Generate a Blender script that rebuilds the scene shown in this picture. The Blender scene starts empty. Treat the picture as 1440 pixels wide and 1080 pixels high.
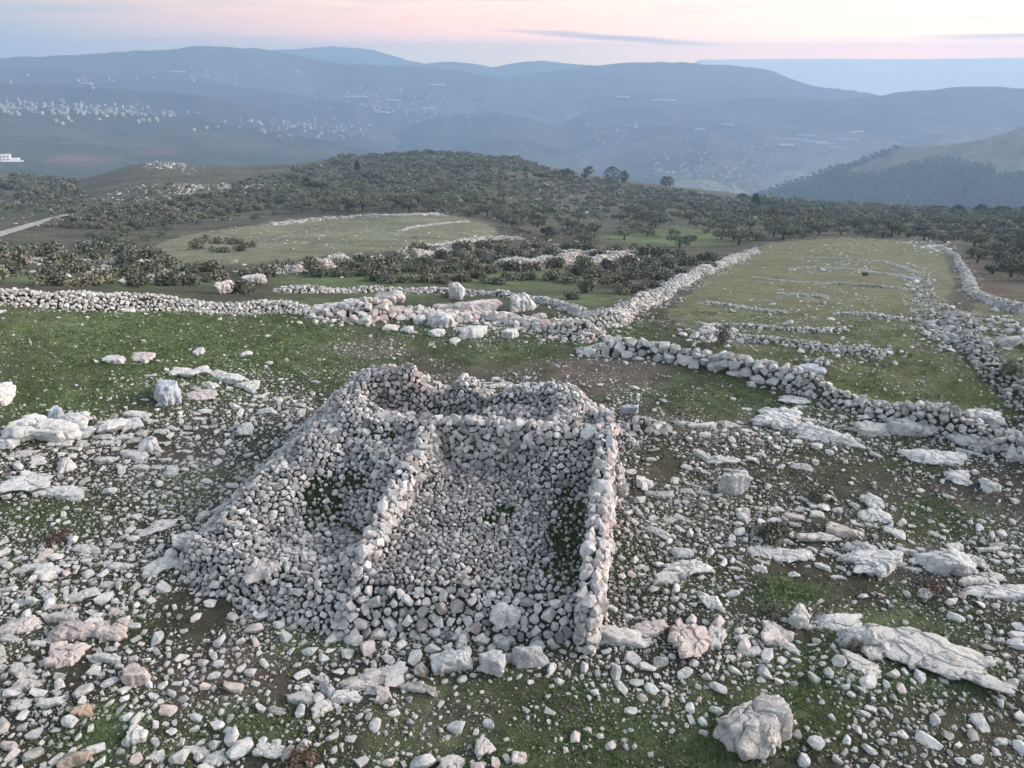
import bpy, math, random
import numpy as np

# ------------------------------------------------------------------ helpers
S = bpy.context.scene
COL = S.collection
rng = np.random.default_rng(11)
random.seed(5)
CAMH = 10.5
F = 998.0
PITCH = math.atan(450.0 / F)
CP, SP = math.cos(PITCH), math.sin(PITCH)


def ray(u, v):
    a = (np.asarray(u, float) - 720) / F
    b = (540 - np.asarray(v, float)) / F
    return a, CP + b * SP, -SP + b * CP


def proj(x, y, z):
    dz = z - CAMH
    f = np.maximum(y * CP - dz * SP, 1e-3)
    up = y * SP + dz * CP
    return 720 + F * x / f, 540 - F * up / f


def plane(u, v, z):
    """point of the sight line through photo pixel (u, v) at height z"""
    a, b, c = ray(u, v)
    t = (z - CAMH) / c
    return np.array([a * t, b * t, z + 0 * t])


def _hash(ix, iy, seed):
    h = (ix.astype(np.int64) * 374761393 + iy.astype(np.int64) * 668265263 + seed * 1442695041) & 0xFFFFFFFF
    h = ((h ^ (h >> 13)) * 1274126177) & 0xFFFFFFFF
    return ((h ^ (h >> 16)) & 0xFFFF) / 65535.0


def vnoise(x, y, seed=0):
    x = np.asarray(x, float); y = np.asarray(y, float)
    ix = np.floor(x); iy = np.floor(y)
    fx = x - ix; fy = y - iy
    fx = fx * fx * (3 - 2 * fx); fy = fy * fy * (3 - 2 * fy)
    a = _hash(ix, iy, seed); b = _hash(ix + 1, iy, seed)
    c = _hash(ix, iy + 1, seed); d = _hash(ix + 1, iy + 1, seed)
    return (a * (1 - fx) + b * fx) * (1 - fy) + (c * (1 - fx) + d * fx) * fy


def fbm(x, y, seed=0, oct=4, gain=0.5):
    s = 0; amp = 1; tot = 0
    for o in range(oct):
        s = s + amp * (vnoise(x * 2 ** o + 17.3 * o, y * 2 ** o - 9.1 * o, seed + o) - 0.5)
        tot += amp; amp *= gain
    return s / tot * 2          # about -1..1


def smooth(a, b, t):
    t = np.clip((t - a) / (b - a), 0, 1)
    return t * t * (3 - 2 * t)


def inpoly(u, v, P):
    u = np.asarray(u); v = np.asarray(v)
    r = np.zeros(np.broadcast(u, v).shape, bool)
    n = len(P)
    for i in range(n):
        x1, y1 = P[i]; x2, y2 = P[(i + 1) % n]
        if y1 == y2:
            continue
        c = ((y1 > v) != (y2 > v)) & (u < (x2 - x1) * (v - y1) / (y2 - y1) + x1)
        r ^= c
    return r


def blob(u, v, L):
    """soft ellipses (u, v, ru, rv, weight) in photo pixels"""
    s = np.zeros(np.shape(u))
    for (bu, bv, ru, rv, w) in L:
        d = ((u - bu) / ru) ** 2 + ((v - bv) / rv) ** 2
        s = np.maximum(s, w * np.exp(-d ** 1.5 * 0.9)) if w > 0 else s * (1 + w * np.exp(-d ** 1.5))
    return s


def mesh_from(name, V, Fc, smooth_shade=True, attrs=None, mats=(), matidx=None):
    """V (n,3); Fc: an array (m,k) or a list of such arrays"""
    me = bpy.data.meshes.new(name)
    Fl = Fc if isinstance(Fc, list) else [Fc]
    Fl = [f for f in Fl if len(f)]
    V = np.ascontiguousarray(V, dtype=np.float32)
    me.vertices.add(len(V))
    me.vertices.foreach_set('co', V.ravel())
    loops = np.concatenate([f.ravel() for f in Fl]).astype(np.int32)
    tot = np.concatenate([np.full(len(f), f.shape[1], np.int32) for f in Fl])
    start = np.concatenate([[0], np.cumsum(tot)[:-1]]).astype(np.int32)
    me.loops.add(len(loops)); me.loops.foreach_set('vertex_index', loops)
    me.polygons.add(len(tot)); me.polygons.foreach_set('loop_start', start)
    me.polygons.foreach_set('loop_total', tot)
    if isinstance(smooth_shade, np.ndarray):
        me.polygons.foreach_set('use_smooth', smooth_shade.astype(bool))
    else:
        me.polygons.foreach_set('use_smooth', np.full(len(tot), bool(smooth_shade)))
    for m in mats:
        me.materials.append(m)
    if matidx is not None:
        me.polygons.foreach_set('material_index', np.asarray(matidx, np.int32))
    me.update(calc_edges=True)
    for k, a in (attrs or {}).items():
        a = np.asarray(a, np.float32)
        if a.ndim == 1:
            at = me.attributes.new(k, 'FLOAT', 'POINT'); at.data.foreach_set('value', a)
        else:
            if a.shape[1] == 3:
                a = np.concatenate([a, np.ones((len(a), 1), np.float32)], 1)
            at = me.attributes.new(k, 'FLOAT_COLOR', 'POINT'); at.data.foreach_set('color', a.ravel())
    return me


def obj(name, me, parent=None, label=None, cat=None, group=None, kind=None, loc=None, rotz=None, scale=None):
    o = bpy.data.objects.new(name, me)
    COL.objects.link(o)
    if parent is not None:
        o.parent = parent
    if label: o['label'] = label
    if cat: o['category'] = cat
    if group: o['group'] = group
    if kind: o['kind'] = kind
    if loc is not None: o.location = [float(c) for c in loc]
    if rotz is not None: o.rotation_euler = (0, 0, float(rotz))
    if scale is not None: o.scale = scale if hasattr(scale, '__len__') else (scale,) * 3
    return o


def grid_faces(nr, nc, wrap=False):
    i = np.arange(nr - 1)[:, None]; j = np.arange(nc if wrap else nc - 1)[None, :]
    j2 = (j + 1) % nc
    a = i * nc + j; b = i * nc + j2; c = (i + 1) * nc + j2; d = (i + 1) * nc + j
    return np.stack(np.broadcast_arrays(a, b, c, d), -1).reshape(-1, 4)


# ------------------------------------------------------------------ terrain of the near hill
AZ_F = 1.01            # photo column -> azimuth at mid height
def u2az(u):
    return np.arctan((np.asarray(u, float) - 720) / F / AZ_F)

_R = np.array([30, 45, 60, 80, 110, 160, 230, 320, 430], float)
_T = {
    -150: (436, 402, 388, 372, 354, 332, 302, 266, 240),
    0: (438, 404, 388, 372, 354, 331, 300, 262, 236),
    60: (440, 404, 387, 370, 352, 329, 299, 265, 246),
    110: (443, 405, 387, 369, 350, 327, 297, 266, 258),
    210: (447, 406, 386, 365, 346, 322, 285, 243, 221),
    160: (445, 407, 387, 367, 348, 324, 291, 254, 240),
    255: (448, 406, 384, 362, 344, 320, 285, 246, 223),
    300: (449, 406, 382, 360, 342, 318, 285, 250, 229),
    400: (450, 406, 379, 357, 339, 315, 284, 254, 230),
    500: (451, 406, 379, 356, 338, 312, 279, 246, 224),
    600: (451, 408, 380, 357, 338, 308, 274, 242, 216),
    700: (452, 412, 384, 360, 342, 312, 277, 246, 222),
    800: (453, 415, 388, 366, 348, 322, 290, 262, 240),
    900: (455, 418, 392, 370, 352, 326, 296, 272, 259),
    1000: (457, 420, 396, 375, 356, 331, 302, 283, 274),
    1200: (460, 425, 402, 381, 361, 334, 308, 296, 296),
    1440: (470, 440, 418, 398, 376, 344, 316, 305, 309),
    1600: (478, 448, 426, 405, 382, 350, 320, 310, 314),
}
def _build_table():
    us = sorted(_T)
    azc = u2az(us)
    LR = np.linspace(math.log(3), math.log(1500), 420)
    R = np.exp(LR)
    rows = []
    for u in us:
        v = np.array(_T[u], float)
        _, cy, cz = ray(0, v)
        a = (u - 720) / F
        z = CAMH + _R * cz / np.sqrt(cy ** 2 + a ** 2)
        z430 = z[-1]
        r = np.concatenate([[0, 14, 22], _R, [520, 700, 1000, 1500]])
        zz = np.concatenate([[0, 0, 0], z, [z430 - 7, z430 - 70, z430 - 210, z430 - 480]])
        rows.append(np.interp(R, r, zz))
    rows = np.array(rows)                       # (az, r)
    A = np.linspace(-1.0, 1.0, 260)
    t = np.empty((len(A), len(R)))
    for k in range(len(R)):
        t[:, k] = np.interp(A, azc, rows[:, k])
    for _ in range(3):
        for ax, n in ((1, 7), (0, 2)):
            p = [(0, 0), (0, 0)]; p[ax] = (n, n)
            q = np.pad(t, p, mode='edge'); ker = np.ones(2 * n + 1) / (2 * n + 1)
            t = np.apply_along_axis(lambda w: np.convolve(w, ker, 'valid'), ax, q)
    return A, LR, t
_A, _LR, _TT = _build_table()


def ground_z(x, y, fine=True):
    x = np.asarray(x, float); y = np.asarray(y, float)
    r = np.hypot(x, y); az = np.arctan2(x, y)
    a = (np.clip(az, _A[0], _A[-1]) - _A[0]) / (_A[1] - _A[0])
    l = (np.log(np.clip(r, 3.001, 1499)) - _LR[0]) / (_LR[1] - _LR[0])
    i = np.clip(a.astype(int), 0, len(_A) - 2); j = np.clip(l.astype(int), 0, len(_LR) - 2)
    fa = a - i; fl = l - j
    z = (_TT[i, j] * (1 - fa) + _TT[i + 1, j] * fa) * (1 - fl) + (_TT[i, j + 1] * (1 - fa) + _TT[i + 1, j + 1] * fa) * fl
    k = np.clip(r / 60, 0.12, 1.0)
    z = z + 0.55 * k * fbm(x / 14, y / 14, 3, 3) + np.clip(r / 200, 0, 1) * 2.2 * fbm(x / 55, y / 55, 9, 2) * smooth(70, 160, r)
    if fine:
        z = z + 0.10 * fbm(x / 1.3, y / 1.3, 21, 3)
    return z


# ------------------------------------------------------------------ far terrain
FLOOR = -320.0
# silhouettes: (distance, front slope, back slope, [(u, v) ...]) in metres and photo pixels
RIDGES = [
    (1800, .04, .20, [(-200, 146), (0, 152), (100, 155), (200, 160), (260, 165), (330, 176), (400, 188), (480, 199), (560, 216), (640, 236), (720, 262), (800, 295)]),
    (2400, .30, .30, [(-200, 112), (0, 116), (100, 119), (200, 126), (280, 133), (350, 146), (420, 164), (500, 186), (560, 215)]),
    (2900, .30, .30, [(-200, 92), (0, 94), (100, 99), (200, 105), (300, 114), (380, 126), (480, 141), (600, 158), (700, 182)]),
    (3400, .30, .25, [(-200, 80), (0, 80), (60, 78), (150, 73), (230, 69), (250, 67.5), (268, 64), (300, 65), (330, 66), (370, 68), (390, 71), (420, 78), (480, 89), (540, 90.5), (600, 93), (640, 98), (690, 106), (740, 116), (800, 141), (860, 170)]),
    (5000, .18, .16, [(300, 78), (390, 69), (430, 67.5), (450, 65), (470, 64), (500, 66), (525, 69), (545, 75), (570, 83), (610, 92), (700, 110)]),
    (4400, .16, .16, [(540, 100), (580, 92), (605, 88), (640, 86), (665, 89), (690, 94), (740, 106)]),
    (4600, .16, .16, [(640, 104), (690, 95), (715, 90), (740, 86), (765, 85), (790, 88), (840, 92), (900, 97)]),
    (3700, .24, .25, [(640, 140), (700, 116), (740, 104), (800, 96), (850, 90), (880, 88), (910, 86.5), (960, 87), (1000, 90), (1040, 92), (1065, 95), (1085, 99), (1110, 110), (1140, 120), (1170, 124), (1200, 127), (1240, 133), (1300, 150)]),
    (3000, .24, .25, [(950, 165), (1000, 146), (1040, 138), (1100, 137.5), (1170, 138.5), (1230, 136), (1260, 131), (1290, 128), (1340, 123), (1370, 122), (1400, 122), (1440, 124), (1600, 130)]),
    (2700, .16, .16, [(540, 190), (580, 172), (620, 163), (660, 158), (700, 157), (740, 163), (790, 177), (830, 200)]),
    (2300, .18, .18, [(560, 240), (620, 209), (660, 198), (700, 194), (740, 196), (790, 208), (850, 240)]),
    (2800, .14, .14, [(760, 190), (820, 160), (880, 148), (940, 144), (1000, 148), (1060, 165), (1120, 190)]),
    (1500, .30, .26, [(930, 330), (1000, 296), (1070, 269), (1120, 252), (1180, 232), (1220, 219), (1260, 206), (1282, 203), (1310, 202), (1340, 201), (1370, 196), (1400, 190), (1425, 183), (1440, 178), (1500, 160), (1700, 120)]),
]


def far_z(x, y, which=None, rel=False):
    x = np.asarray(x, float); y = np.asarray(y, float)
    r = np.hypot(x, y); az = np.arctan2(x, y)
    az = np.clip(az, -1.1, 1.1)
    n = fbm(x / 900, y / 900, 40, 5)
    g = np.abs(fbm(x / 380, y / 380, 50, 4))
    z = FLOOR + 22 * n + 12 * fbm(x / 260, y / 260, 44, 3)
    T = np.full(np.shape(x), 2.0)
    for k, (D, sf, sb, prof) in enumerate(RIDGES):
        if which is not None and k != which:
            continue
        pu = np.array([q[0] for q in prof], float); pv = np.array([q[1] for q in prof], float)
        a = (pu - 720) / F
        _, cy, cz = ray(0, pv)
        azp = np.arctan2(a, cy)
        zc = CAMH + D * cz / np.sqrt(cy ** 2 + a ** 2)
        zc = np.interp(az, azp, zc, left=zc[0] - 60, right=zc[-1] - 60)
        inside = smooth(azp[0] - .09, azp[0], az) * (1 - smooth(azp[-1], azp[-1] + .09, az))
        zc = zc * inside + (FLOOR - 120) * (1 - inside)
        d = D * (1 + 0.05 * fbm(az * 6, az * 0 + k, 60 + k, 3)) - r
        fall = np.where(d > 0, sf, sb) * np.abs(d)
        hgt = np.maximum(zc - FLOOR, 1)
        t = fall / hgt
        # steep below the crest, gentle at the foot
        zr = FLOOR - 30 + (hgt + 30) * np.exp(-1.05 * t - 0.25 * t * t)
        w = np.clip(t * 2.2, 0, 1) * np.clip(1.6 - t, 0, 1)
        zr = zr - w * hgt * 0.26 * g + w * hgt * 0.13 * n
        T = np.where(zr > z, t, T)
        z = np.maximum(z, zr)
    return (z, T) if rel else z


_TS = np.concatenate([np.geomspace(4, 60, 900), np.geomspace(60.05, 5950, 2600)])
def at(u, v, far=False):
    """first point of the terrain on the sight line through photo pixel (u, v)"""
    a, b, c = ray(u, v)
    x = a * _TS; y = b * _TS; z = CAMH + c * _TS
    if far:
        g = far_z(x, y); g = np.where(np.hypot(x, y) < 800, -1e4, g)
    else:
        g = ground_z(x, y, False)
    k = np.nonzero(z < g)[0]
    k = k[0] if len(k) else len(_TS) - 1
    p = np.array([x[k], y[k], 0.0])
    p[2] = far_z(x[k:k + 1], y[k:k + 1])[0] if far else ground_z(x[k:k + 1], y[k:k + 1])[0]
    return p


# ------------------------------------------------------------------ materials
def newmat(name):
    m = bpy.data.materials.new(name); m.use_nodes = True
    nt = m.node_tree
    for n in list(nt.nodes):
        if n.type == 'BSDF_PRINCIPLED':
            b = n
    b.inputs['Roughness'].default_value = 0.9
    b.inputs['Specular IOR Level'].default_value = 0.25
    return m, nt, b


def N(nt, t, **k):
    n = nt.nodes.new(t)
    for a, v in k.items():
        if a in n.inputs.keys() if hasattr(n.inputs, 'keys') else False:
            n.inputs[a].default_value = v
        else:
            setattr(n, a, v)
    return n


def ramp(nt, fac, stops):
    r = nt.nodes.new('ShaderNodeValToRGB')
    e = r.color_ramp.elements
    while len(e) < len(stops):
        e.new(0.5)
    for k, (p, c) in enumerate(stops):
        e[k].position = p
        e[k].color = (*c, 1) if hasattr(c, '__len__') else (c, c, c, 1)
    nt.links.new(fac, r.inputs[0])
    return r.outputs[0]


def mix(nt, a, b, fac, blend='MIX'):
    m = nt.nodes.new('ShaderNodeMix'); m.data_type = 'RGBA'; m.blend_type = blend
    for s, val in ((0, fac), (6, a), (7, b)):
        if isinstance(val, bpy.types.NodeSocket):
            nt.links.new(val, m.inputs[s])
        elif hasattr(val, '__len__'):
            m.inputs[s].default_value = (*val, 1)
        else:
            m.inputs[s].default_value = val if s == 0 else (val, val, val, 1)
    return m.outputs[2]


def noise_node(nt, scale, detail=4, rough=0.6, coord=None, dist=0.0):
    n = nt.nodes.new('ShaderNodeTexNoise')
    n.inputs['Scale'].default_value = scale; n.inputs['Detail'].default_value = detail
    n.inputs['Roughness'].default_value = rough; n.inputs['Distortion'].default_value = dist
    if coord is not None:
        nt.links.new(coord, n.inputs['Vector'])
    return n.outputs[0]


def bump(nt, h, strength, dist, b):
    n = nt.nodes.new('ShaderNodeBump')
    n.inputs['Strength'].default_value = strength; n.inputs['Distance'].default_value = dist
    nt.links.new(h, n.inputs['Height']); nt.links.new(n.outputs[0], b.inputs['Normal'])


def pos(nt):
    return nt.nodes.new('ShaderNodeNewGeometry').outputs['Position']


def stone_mat(name, dark, pale, warm, per_object=False, scale=1.0):
    m, nt, b = newmat(name)
    P = pos(nt)
    if per_object:
        oi = nt.nodes.new('ShaderNodeObjectInfo'); r1 = oi.outputs['Random']
        wn = nt.nodes.new('ShaderNodeTexWhiteNoise'); wn.noise_dimensions = '1D'
        nt.links.new(r1, wn.inputs['W']); r2 = wn.outputs[0]
    else:
        at_ = nt.nodes.new('ShaderNodeAttribute'); at_.attribute_name = 'tint'
        sp = nt.nodes.new('ShaderNodeSeparateColor'); nt.links.new(at_.outputs['Color'], sp.inputs[0])
        r1, r2 = sp.outputs[0], sp.outputs[1]
    mid = tuple((a + c) / 2 for a, c in zip(dark, pale))
    base = ramp(nt, r1, [(0.0, dark), (0.45, mid), (1.0, pale)])
    base = mix(nt, base, warm, ramp(nt, r2, [(0.80, 0.0), (0.97, 0.75)]))
    n1 = noise_node(nt, 5 * scale, 5, 0.65, P)
    base = mix(nt, base, ramp(nt, n1, [(0.28, (.40, .40, .41)), (0.50, (.98, .98, .98)), (0.72, (1.2, 1.19, 1.17))]), 0.8, 'MULTIPLY')
    n2 = noise_node(nt, 26 * scale, 4, 0.7, P)
    spots = ramp(nt, n2, [(0.55, 0.0), (0.68, 0.7)])
    base = mix(nt, base, (.10, .10, .105), spots)
    nt.links.new(base, b.inputs['Base Color'])
    bump(nt, noise_node(nt, 18 * scale, 6, 0.75, P), 0.9, 0.07, b)
    return m


M = {}
M['rubble'] = stone_mat('limestone_rubble', (.235, .228, .224), (.62, .60, .588), (.56, .44, .40))
M['field'] = stone_mat('limestone_field', (.24, .238, .228), (.56, .55, .53), (.54, .43, .39))
M['single'] = stone_mat('limestone_single', (.34, .335, .325), (.58, .575, .555), (.46, .38, .33), True)
M['pale'] = stone_mat('limestone_pale', (.50, .50, .495), (.62, .615, .60), (.54, .50, .47), True, 1.1)
M['pink'] = stone_mat('limestone_pink', (.45, .395, .375), (.54, .49, .47), (.48, .38, .34), True, .6)
M['ochre'] = stone_mat('limestone_ochre', (.34, .27, .21), (.42, .35, .28), (.38, .27, .19), True, .8)
M['bluish'] = stone_mat('limestone_bluish', (.38, .41, .46), (.44, .47, .52), (.4, .43, .48), True, .6)


# ------------------------------------------------------------------ stone shapes
def ico(sub):
    t = (1 + 5 ** .5) / 2
    v = [(-1, t, 0), (1, t, 0), (-1, -t, 0), (1, -t, 0), (0, -1, t), (0, 1, t), (0, -1, -t), (0, 1, -t), (t, 0, -1), (t, 0, 1), (-t, 0, -1), (-t, 0, 1)]
    f = [(0, 11, 5), (0, 5, 1), (0, 1, 7), (0, 7, 10), (0, 10, 11), (1, 5, 9), (5, 11, 4), (11, 10, 2), (10, 7, 6), (7, 1, 8), (3, 9, 4), (3, 4, 2), (3, 2, 6), (3, 6, 8), (3, 8, 9), (4, 9, 5), (2, 4, 11), (6, 2, 10), (8, 6, 7), (9, 8, 1)]
    v = [np.array(q) / np.linalg.norm(q) for q in v]
    for _ in range(sub):
        mid = {}; nf = []
        def m(a, b):
            k = (min(a, b), max(a, b))
            if k not in mid:
                q = v[a] + v[b]; v.append(q / np.linalg.norm(q)); mid[k] = len(v) - 1
            return mid[k]
        for a, b, c in f:
            x, y, z = m(a, b), m(b, c), m(c, a)
            nf += [(a, x, z), (b, y, x), (c, z, y), (x, y, z)]
        f = nf
    return np.array(v), np.array(f)
ICO = {k: ico(k) for k in range(7)}


def sines(d, r, n, freq, g):
    s = np.zeros(len(d))
    for _ in range(n):
        k = g.normal(size=3); k *= freq * g.uniform(.6, 1.4) / np.linalg.norm(k)
        s += np.sin(d @ k + g.uniform(0, 6.28))
    return s / n ** .5 * r


def rock(sub, seed, planes=5, p=26, rough=.03):
    g = np.random.default_rng(seed)
    d, f = ICO[sub]
    n = g.normal(size=(planes, 3)); n /= np.linalg.norm(n, axis=1)[:, None]
    n = np.concatenate([n, np.array([(1, 0, 0), (-1, 0, 0), (0, 1, 0), (0, -1, 0), (0, 0, 1), (0, 0, -1)]) + g.normal(0, .22, (6, 3))])
    n /= np.linalg.norm(n, axis=1)[:, None]
    h = g.uniform(.58, 1.05, len(n))
    q = np.maximum(d @ n.T, 0) / h
    r = (q ** p).sum(1) ** (-1 / p)
    r = np.clip(r, .4, 1.25)
    r = r * (1 + sines(d, rough, 6, 4, g) + sines(d, rough * .5, 8, 11, g))
    return d * r[:, None], f


def hull(seed, npts, bev=0.0, boxy=3.0):
    """angular broken stone: the hull of a few points on a boxy shell, its edges slightly worn"""
    import bmesh
    g = np.random.default_rng(seed)
    d = g.normal(size=(npts, 3)) * np.array([1, 1, 1.15])
    if npts >= 12:
        c = np.array([(x, y, z) for x in (-1, 1) for y in (-1, 1) for z in (-1, 1)], float)
        d[:8] = c + g.normal(0, g.choice([.28, .5, .7]), (8, 3))
    d /= ((np.abs(d) ** boxy).sum(1) ** (1 / boxy))[:, None]
    d *= g.uniform(.72, 1.04, npts)[:, None]
    bm = bmesh.new()
    for q in d:
        bm.verts.new(q)
    r = bmesh.ops.convex_hull(bm, input=bm.verts)
    bad = [e for e in set(r['geom_interior']) | set(r['geom_unused']) if isinstance(e, bmesh.types.BMVert) and e.is_valid and not e.link_faces]
    bmesh.ops.delete(bm, geom=bad, context='VERTS')
    bmesh.ops.dissolve_limit(bm, angle_limit=math.radians(14), verts=bm.verts, edges=bm.edges)
    if bev:
        bmesh.ops.bevel(bm, geom=list(bm.edges), offset=bev, segments=2, profile=.6, affect='EDGES', clamp_overlap=True)
        bmesh.ops.triangulate(bm, faces=bm.faces)
        bmesh.ops.subdivide_edges(bm, edges=[e for e in bm.edges if e.calc_length() > .35], cuts=2, use_grid_fill=True)
    bmesh.ops.triangulate(bm, faces=bm.faces)
    bmesh.ops.recalc_face_normals(bm, faces=bm.faces)
    bm.verts.index_update()
    V = np.array([v.co for v in bm.verts]); Fc = np.array([[v.index for v in f.verts] for f in bm.faces])
    bm.free()
    if bev:
        V = V * (1 + sines(V, .018, 8, 5, g) + sines(V, .010, 8, 13, g))[:, None]
    return V, Fc


PROTO = {0: [hull(10 + k, 9) for k in range(8)], 1: [hull(110 + k, 14) for k in range(24)],
         2: [hull(210 + k, 17, .05) for k in range(22)], 3: [hull(310 + k, 18, .07) for k in range(16)]}


def rotmats(n, tilt=0.35, g=rng, normals=None):
    """random turn about z, then a small tilt; with normals, z is laid along each normal"""
    th = g.uniform(0, 2 * np.pi, n); c, s = np.cos(th), np.sin(th); o = np.zeros(n); i = np.ones(n)
    Rz = np.stack([np.stack([c, -s, o], -1), np.stack([s, c, o], -1), np.stack([o, o, i], -1)], 1)
    nn = np.tile([0., 0, 1], (n, 1)) if normals is None else normals.copy()
    nn = nn + g.normal(0, tilt, (n, 3)); nn /= np.linalg.norm(nn, axis=1)[:, None]
    ref = np.where(np.abs(nn[:, 1:2]) < .9, np.array([[0., 1, 0]]), np.array([[1., 0, 0]]))
    xx = np.cross(ref, nn); xx /= np.linalg.norm(xx, axis=1)[:, None]
    yy = np.cross(nn, xx)
    B = np.stack([xx, yy, nn], -1)
    return B @ Rz


def stones_mesh(name, P, R, Sc, sub, mat, tint=None, g=rng):
    """one mesh of many stones. P (n,3), R (n,3,3), Sc (n,3); sub: shape detail of each stone"""
    n = len(P)
    sub = np.full(n, sub) if np.isscalar(sub) else np.asarray(sub)
    if tint is None:
        tint = g.uniform(0, 1, (n, 3))
    Vs, Fs, Ts, Sm = [], [], [], []; off = 0
    for s in np.unique(sub):
        L = PROTO[int(s)]
        which = g.integers(0, len(L), n)
        for k, (pv, pf) in enumerate(L):
            m = np.nonzero((sub == s) & (which == k))[0]
            if not len(m):
                continue
            v = np.einsum('nij,nmj->nmi', R[m], pv[None] * Sc[m][:, None, :]) + P[m][:, None, :]
            f = pf[None] + (np.arange(len(m)) * len(pv))[:, None, None] + off
            Vs.append(v.reshape(-1, 3)); Fs.append(f.reshape(-1, 3)); off += v.shape[0] * v.shape[1]
            Ts.append(np.repeat(tint[m], len(pv), 0)); Sm.append(np.zeros(len(m) * len(pf), bool))
    return mesh_from(name, np.concatenate(Vs), np.concatenate(Fs), np.concatenate(Sm), {'tint': np.concatenate(Ts)}, [mat])


def poisson(P, rad, fac=.8, classes=(.35, .2, .11, .06, .03)):
    """indices of the points kept so that circles of radius fac*rad do not meet; big ones are placed first. P is (n,2) or (n,3)"""
    order = np.argsort(-rad, kind='stable')
    dim = P.shape[1]
    tops = [max(rad.max(), classes[0]) * 1.001] + list(classes)
    cls = np.searchsorted(-np.array(tops), -rad, side='right') - 1
    cls = np.clip(cls, 0, len(tops) - 1)
    cells = [2 * float(np.max(fac)) * t for t in tops]
    grids = [dict() for _ in tops]
    keep = []
    nb = [(a, b) for a in (-1, 0, 1) for b in (-1, 0, 1)] if dim == 2 else [(a, b, c) for a in (-1, 0, 1) for b in (-1, 0, 1) for c in (-1, 0, 1)]
    PL = P.tolist(); RL = (rad * fac).tolist(); fac = float(np.max(fac)); CL = cls.tolist()
    for i in order.tolist():
        p = PL[i]; r = RL[i]; ok = True
        for c in range(CL[i] + 1):
            G = grids[c]
            if not G:
                continue
            w = cells[c]; q = [math.floor(t / w) for t in p]
            for d in nb:
                for j in G.get(tuple(a + b for a, b in zip(q, d)), ()):
                    pj = PL[j]
                    if sum((a - b) ** 2 for a, b in zip(p, pj)) < (r + RL[j]) ** 2:
                        ok = False; break
                if not ok: break
            if not ok: break
        if ok:
            keep.append(i)
            w = cells[CL[i]]
            grids[CL[i]].setdefault(tuple(math.floor(t / w) for t in p), []).append(i)
    return np.array(keep, int)
SPUR_WOOD = [(1040, 280), (1130, 249), (1200, 226), (1255, 207), (1268, 207), (1235, 221), (1200, 236), (1190, 246), (1230, 242), (1290, 226), (1315, 222), (1345, 224), (1360, 230), (1395, 233), (1398, 244), (1480, 240), (1480, 320), (1300, 310), (1040, 320)]
# ------------------------------------------------------------------ ground sheet of the near hill
FIELD_LEFT = [(185, 360), (255, 332), (330, 320), (420, 309), (520, 303), (640, 302), (695, 318), (700, 330), (640, 342), (560, 352), (450, 362), (330, 372), (250, 372)]
FIELD_RIGHT = [(935, 440), (985, 400), (1060, 350), (1100, 338), (1200, 334), (1320, 343), (1345, 400), (1310, 450), (1345, 500), (1440, 590), (1300, 585), (1180, 552), (1080, 520), (1000, 490)]
FIELD_FAR_RIGHT = [(1375, 418), (1440, 440), (1520, 460), (1520, 580), (1440, 540), (1395, 490), (1365, 450)]
GROVE = [(-60, 268), (0, 250), (60, 246), (115, 262), (110, 285), (200, 262), (330, 258), (400, 246), (470, 226), (600, 215), (720, 224), (800, 248), (900, 264), (1000, 278), (1200, 290), (1500, 296),
         (1500, 425), (1440, 430), (1395, 408), (1372, 372), (1345, 346), (1210, 332), (1090, 338), (1040, 345), (960, 352), (880, 350), (760, 343), (706, 330), (690, 308), (560, 298), (420, 302), (300, 318), (240, 334), (185, 356), (120, 345), (190, 312), (330, 285), (250, 285), (120, 320), (60, 300), (-60, 300)]
GREEN = [(230, 495, 270, 62, 1.0), (60, 560, 140, 45, .85), (420, 460, 90, 40, .9), (850, 470, 60, 24, 1.0), (700, 497, 90, 22, .55), (1010, 560, 110, 32, .5), (1110, 835, 50, 24, 1.0),
         (780, 1040, 240, 60, .55), (560, 1040, 60, 60, .5), (450, 705, 38, 60, 1.0), (800, 740, 32, 70, .8), (690, 740, 60, 40, .35), (160, 1040, 90, 40, .8), (60, 725, 80, 26, .7), (270, 800, 34, 18, 1.0), (1000, 1040, 70, 40, .8), (1160, 960, 80, 60, .6), (1290, 960, 120, 30, .6),
         (330, 1015, 90, 35, .6), (370, 690, 60, 30, .3), (440, 900, 60, 26, .5), (260, 690, 90, 30, .4), (1100, 1010, 110, 60, .5), (1260, 880, 100, 40, .4), (1330, 730, 60, 30, .5), (1260, 640, 70, 20, .35), (1150, 575, 60, 18, .6), (960, 985, 60, 26, .6), (700, 985, 180, 40, .35),
         (480, 392, 110, 12, 1.0), (720, 395, 120, 14, .8), (820, 420, 90, 14, .7), (950, 333, 90, 12, 1.0), (60, 392, 80, 9, .9), (180, 394, 70, 9, 1.0), (300, 396, 50, 8, .8), (560, 415, 60, 8, .9), (610, 470, 130, 22, .5)]
BROWN = [(862, 525, 84, 32, 1.3), (700, 520, 120, 20, .5), (330, 960, 90, 60, .8), (510, 488, 70, 14, .9), (600, 1015, 90, 38, .75), (240, 660, 50, 45, .6), (310, 655, 24, 28, 1.0), (1310, 800, 50, 22, .6), (990, 590, 120, 26, .5), (900, 700, 40, 60, .5), (1080, 980, 26, 26, .6),
         (830, 300, 130, 24, .6), (1392, 398, 22, 22, .8), (745, 243, 40, 9, 1.0), (1180, 875, 90, 20, .5), (1400, 700, 80, 40, .4)]


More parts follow.
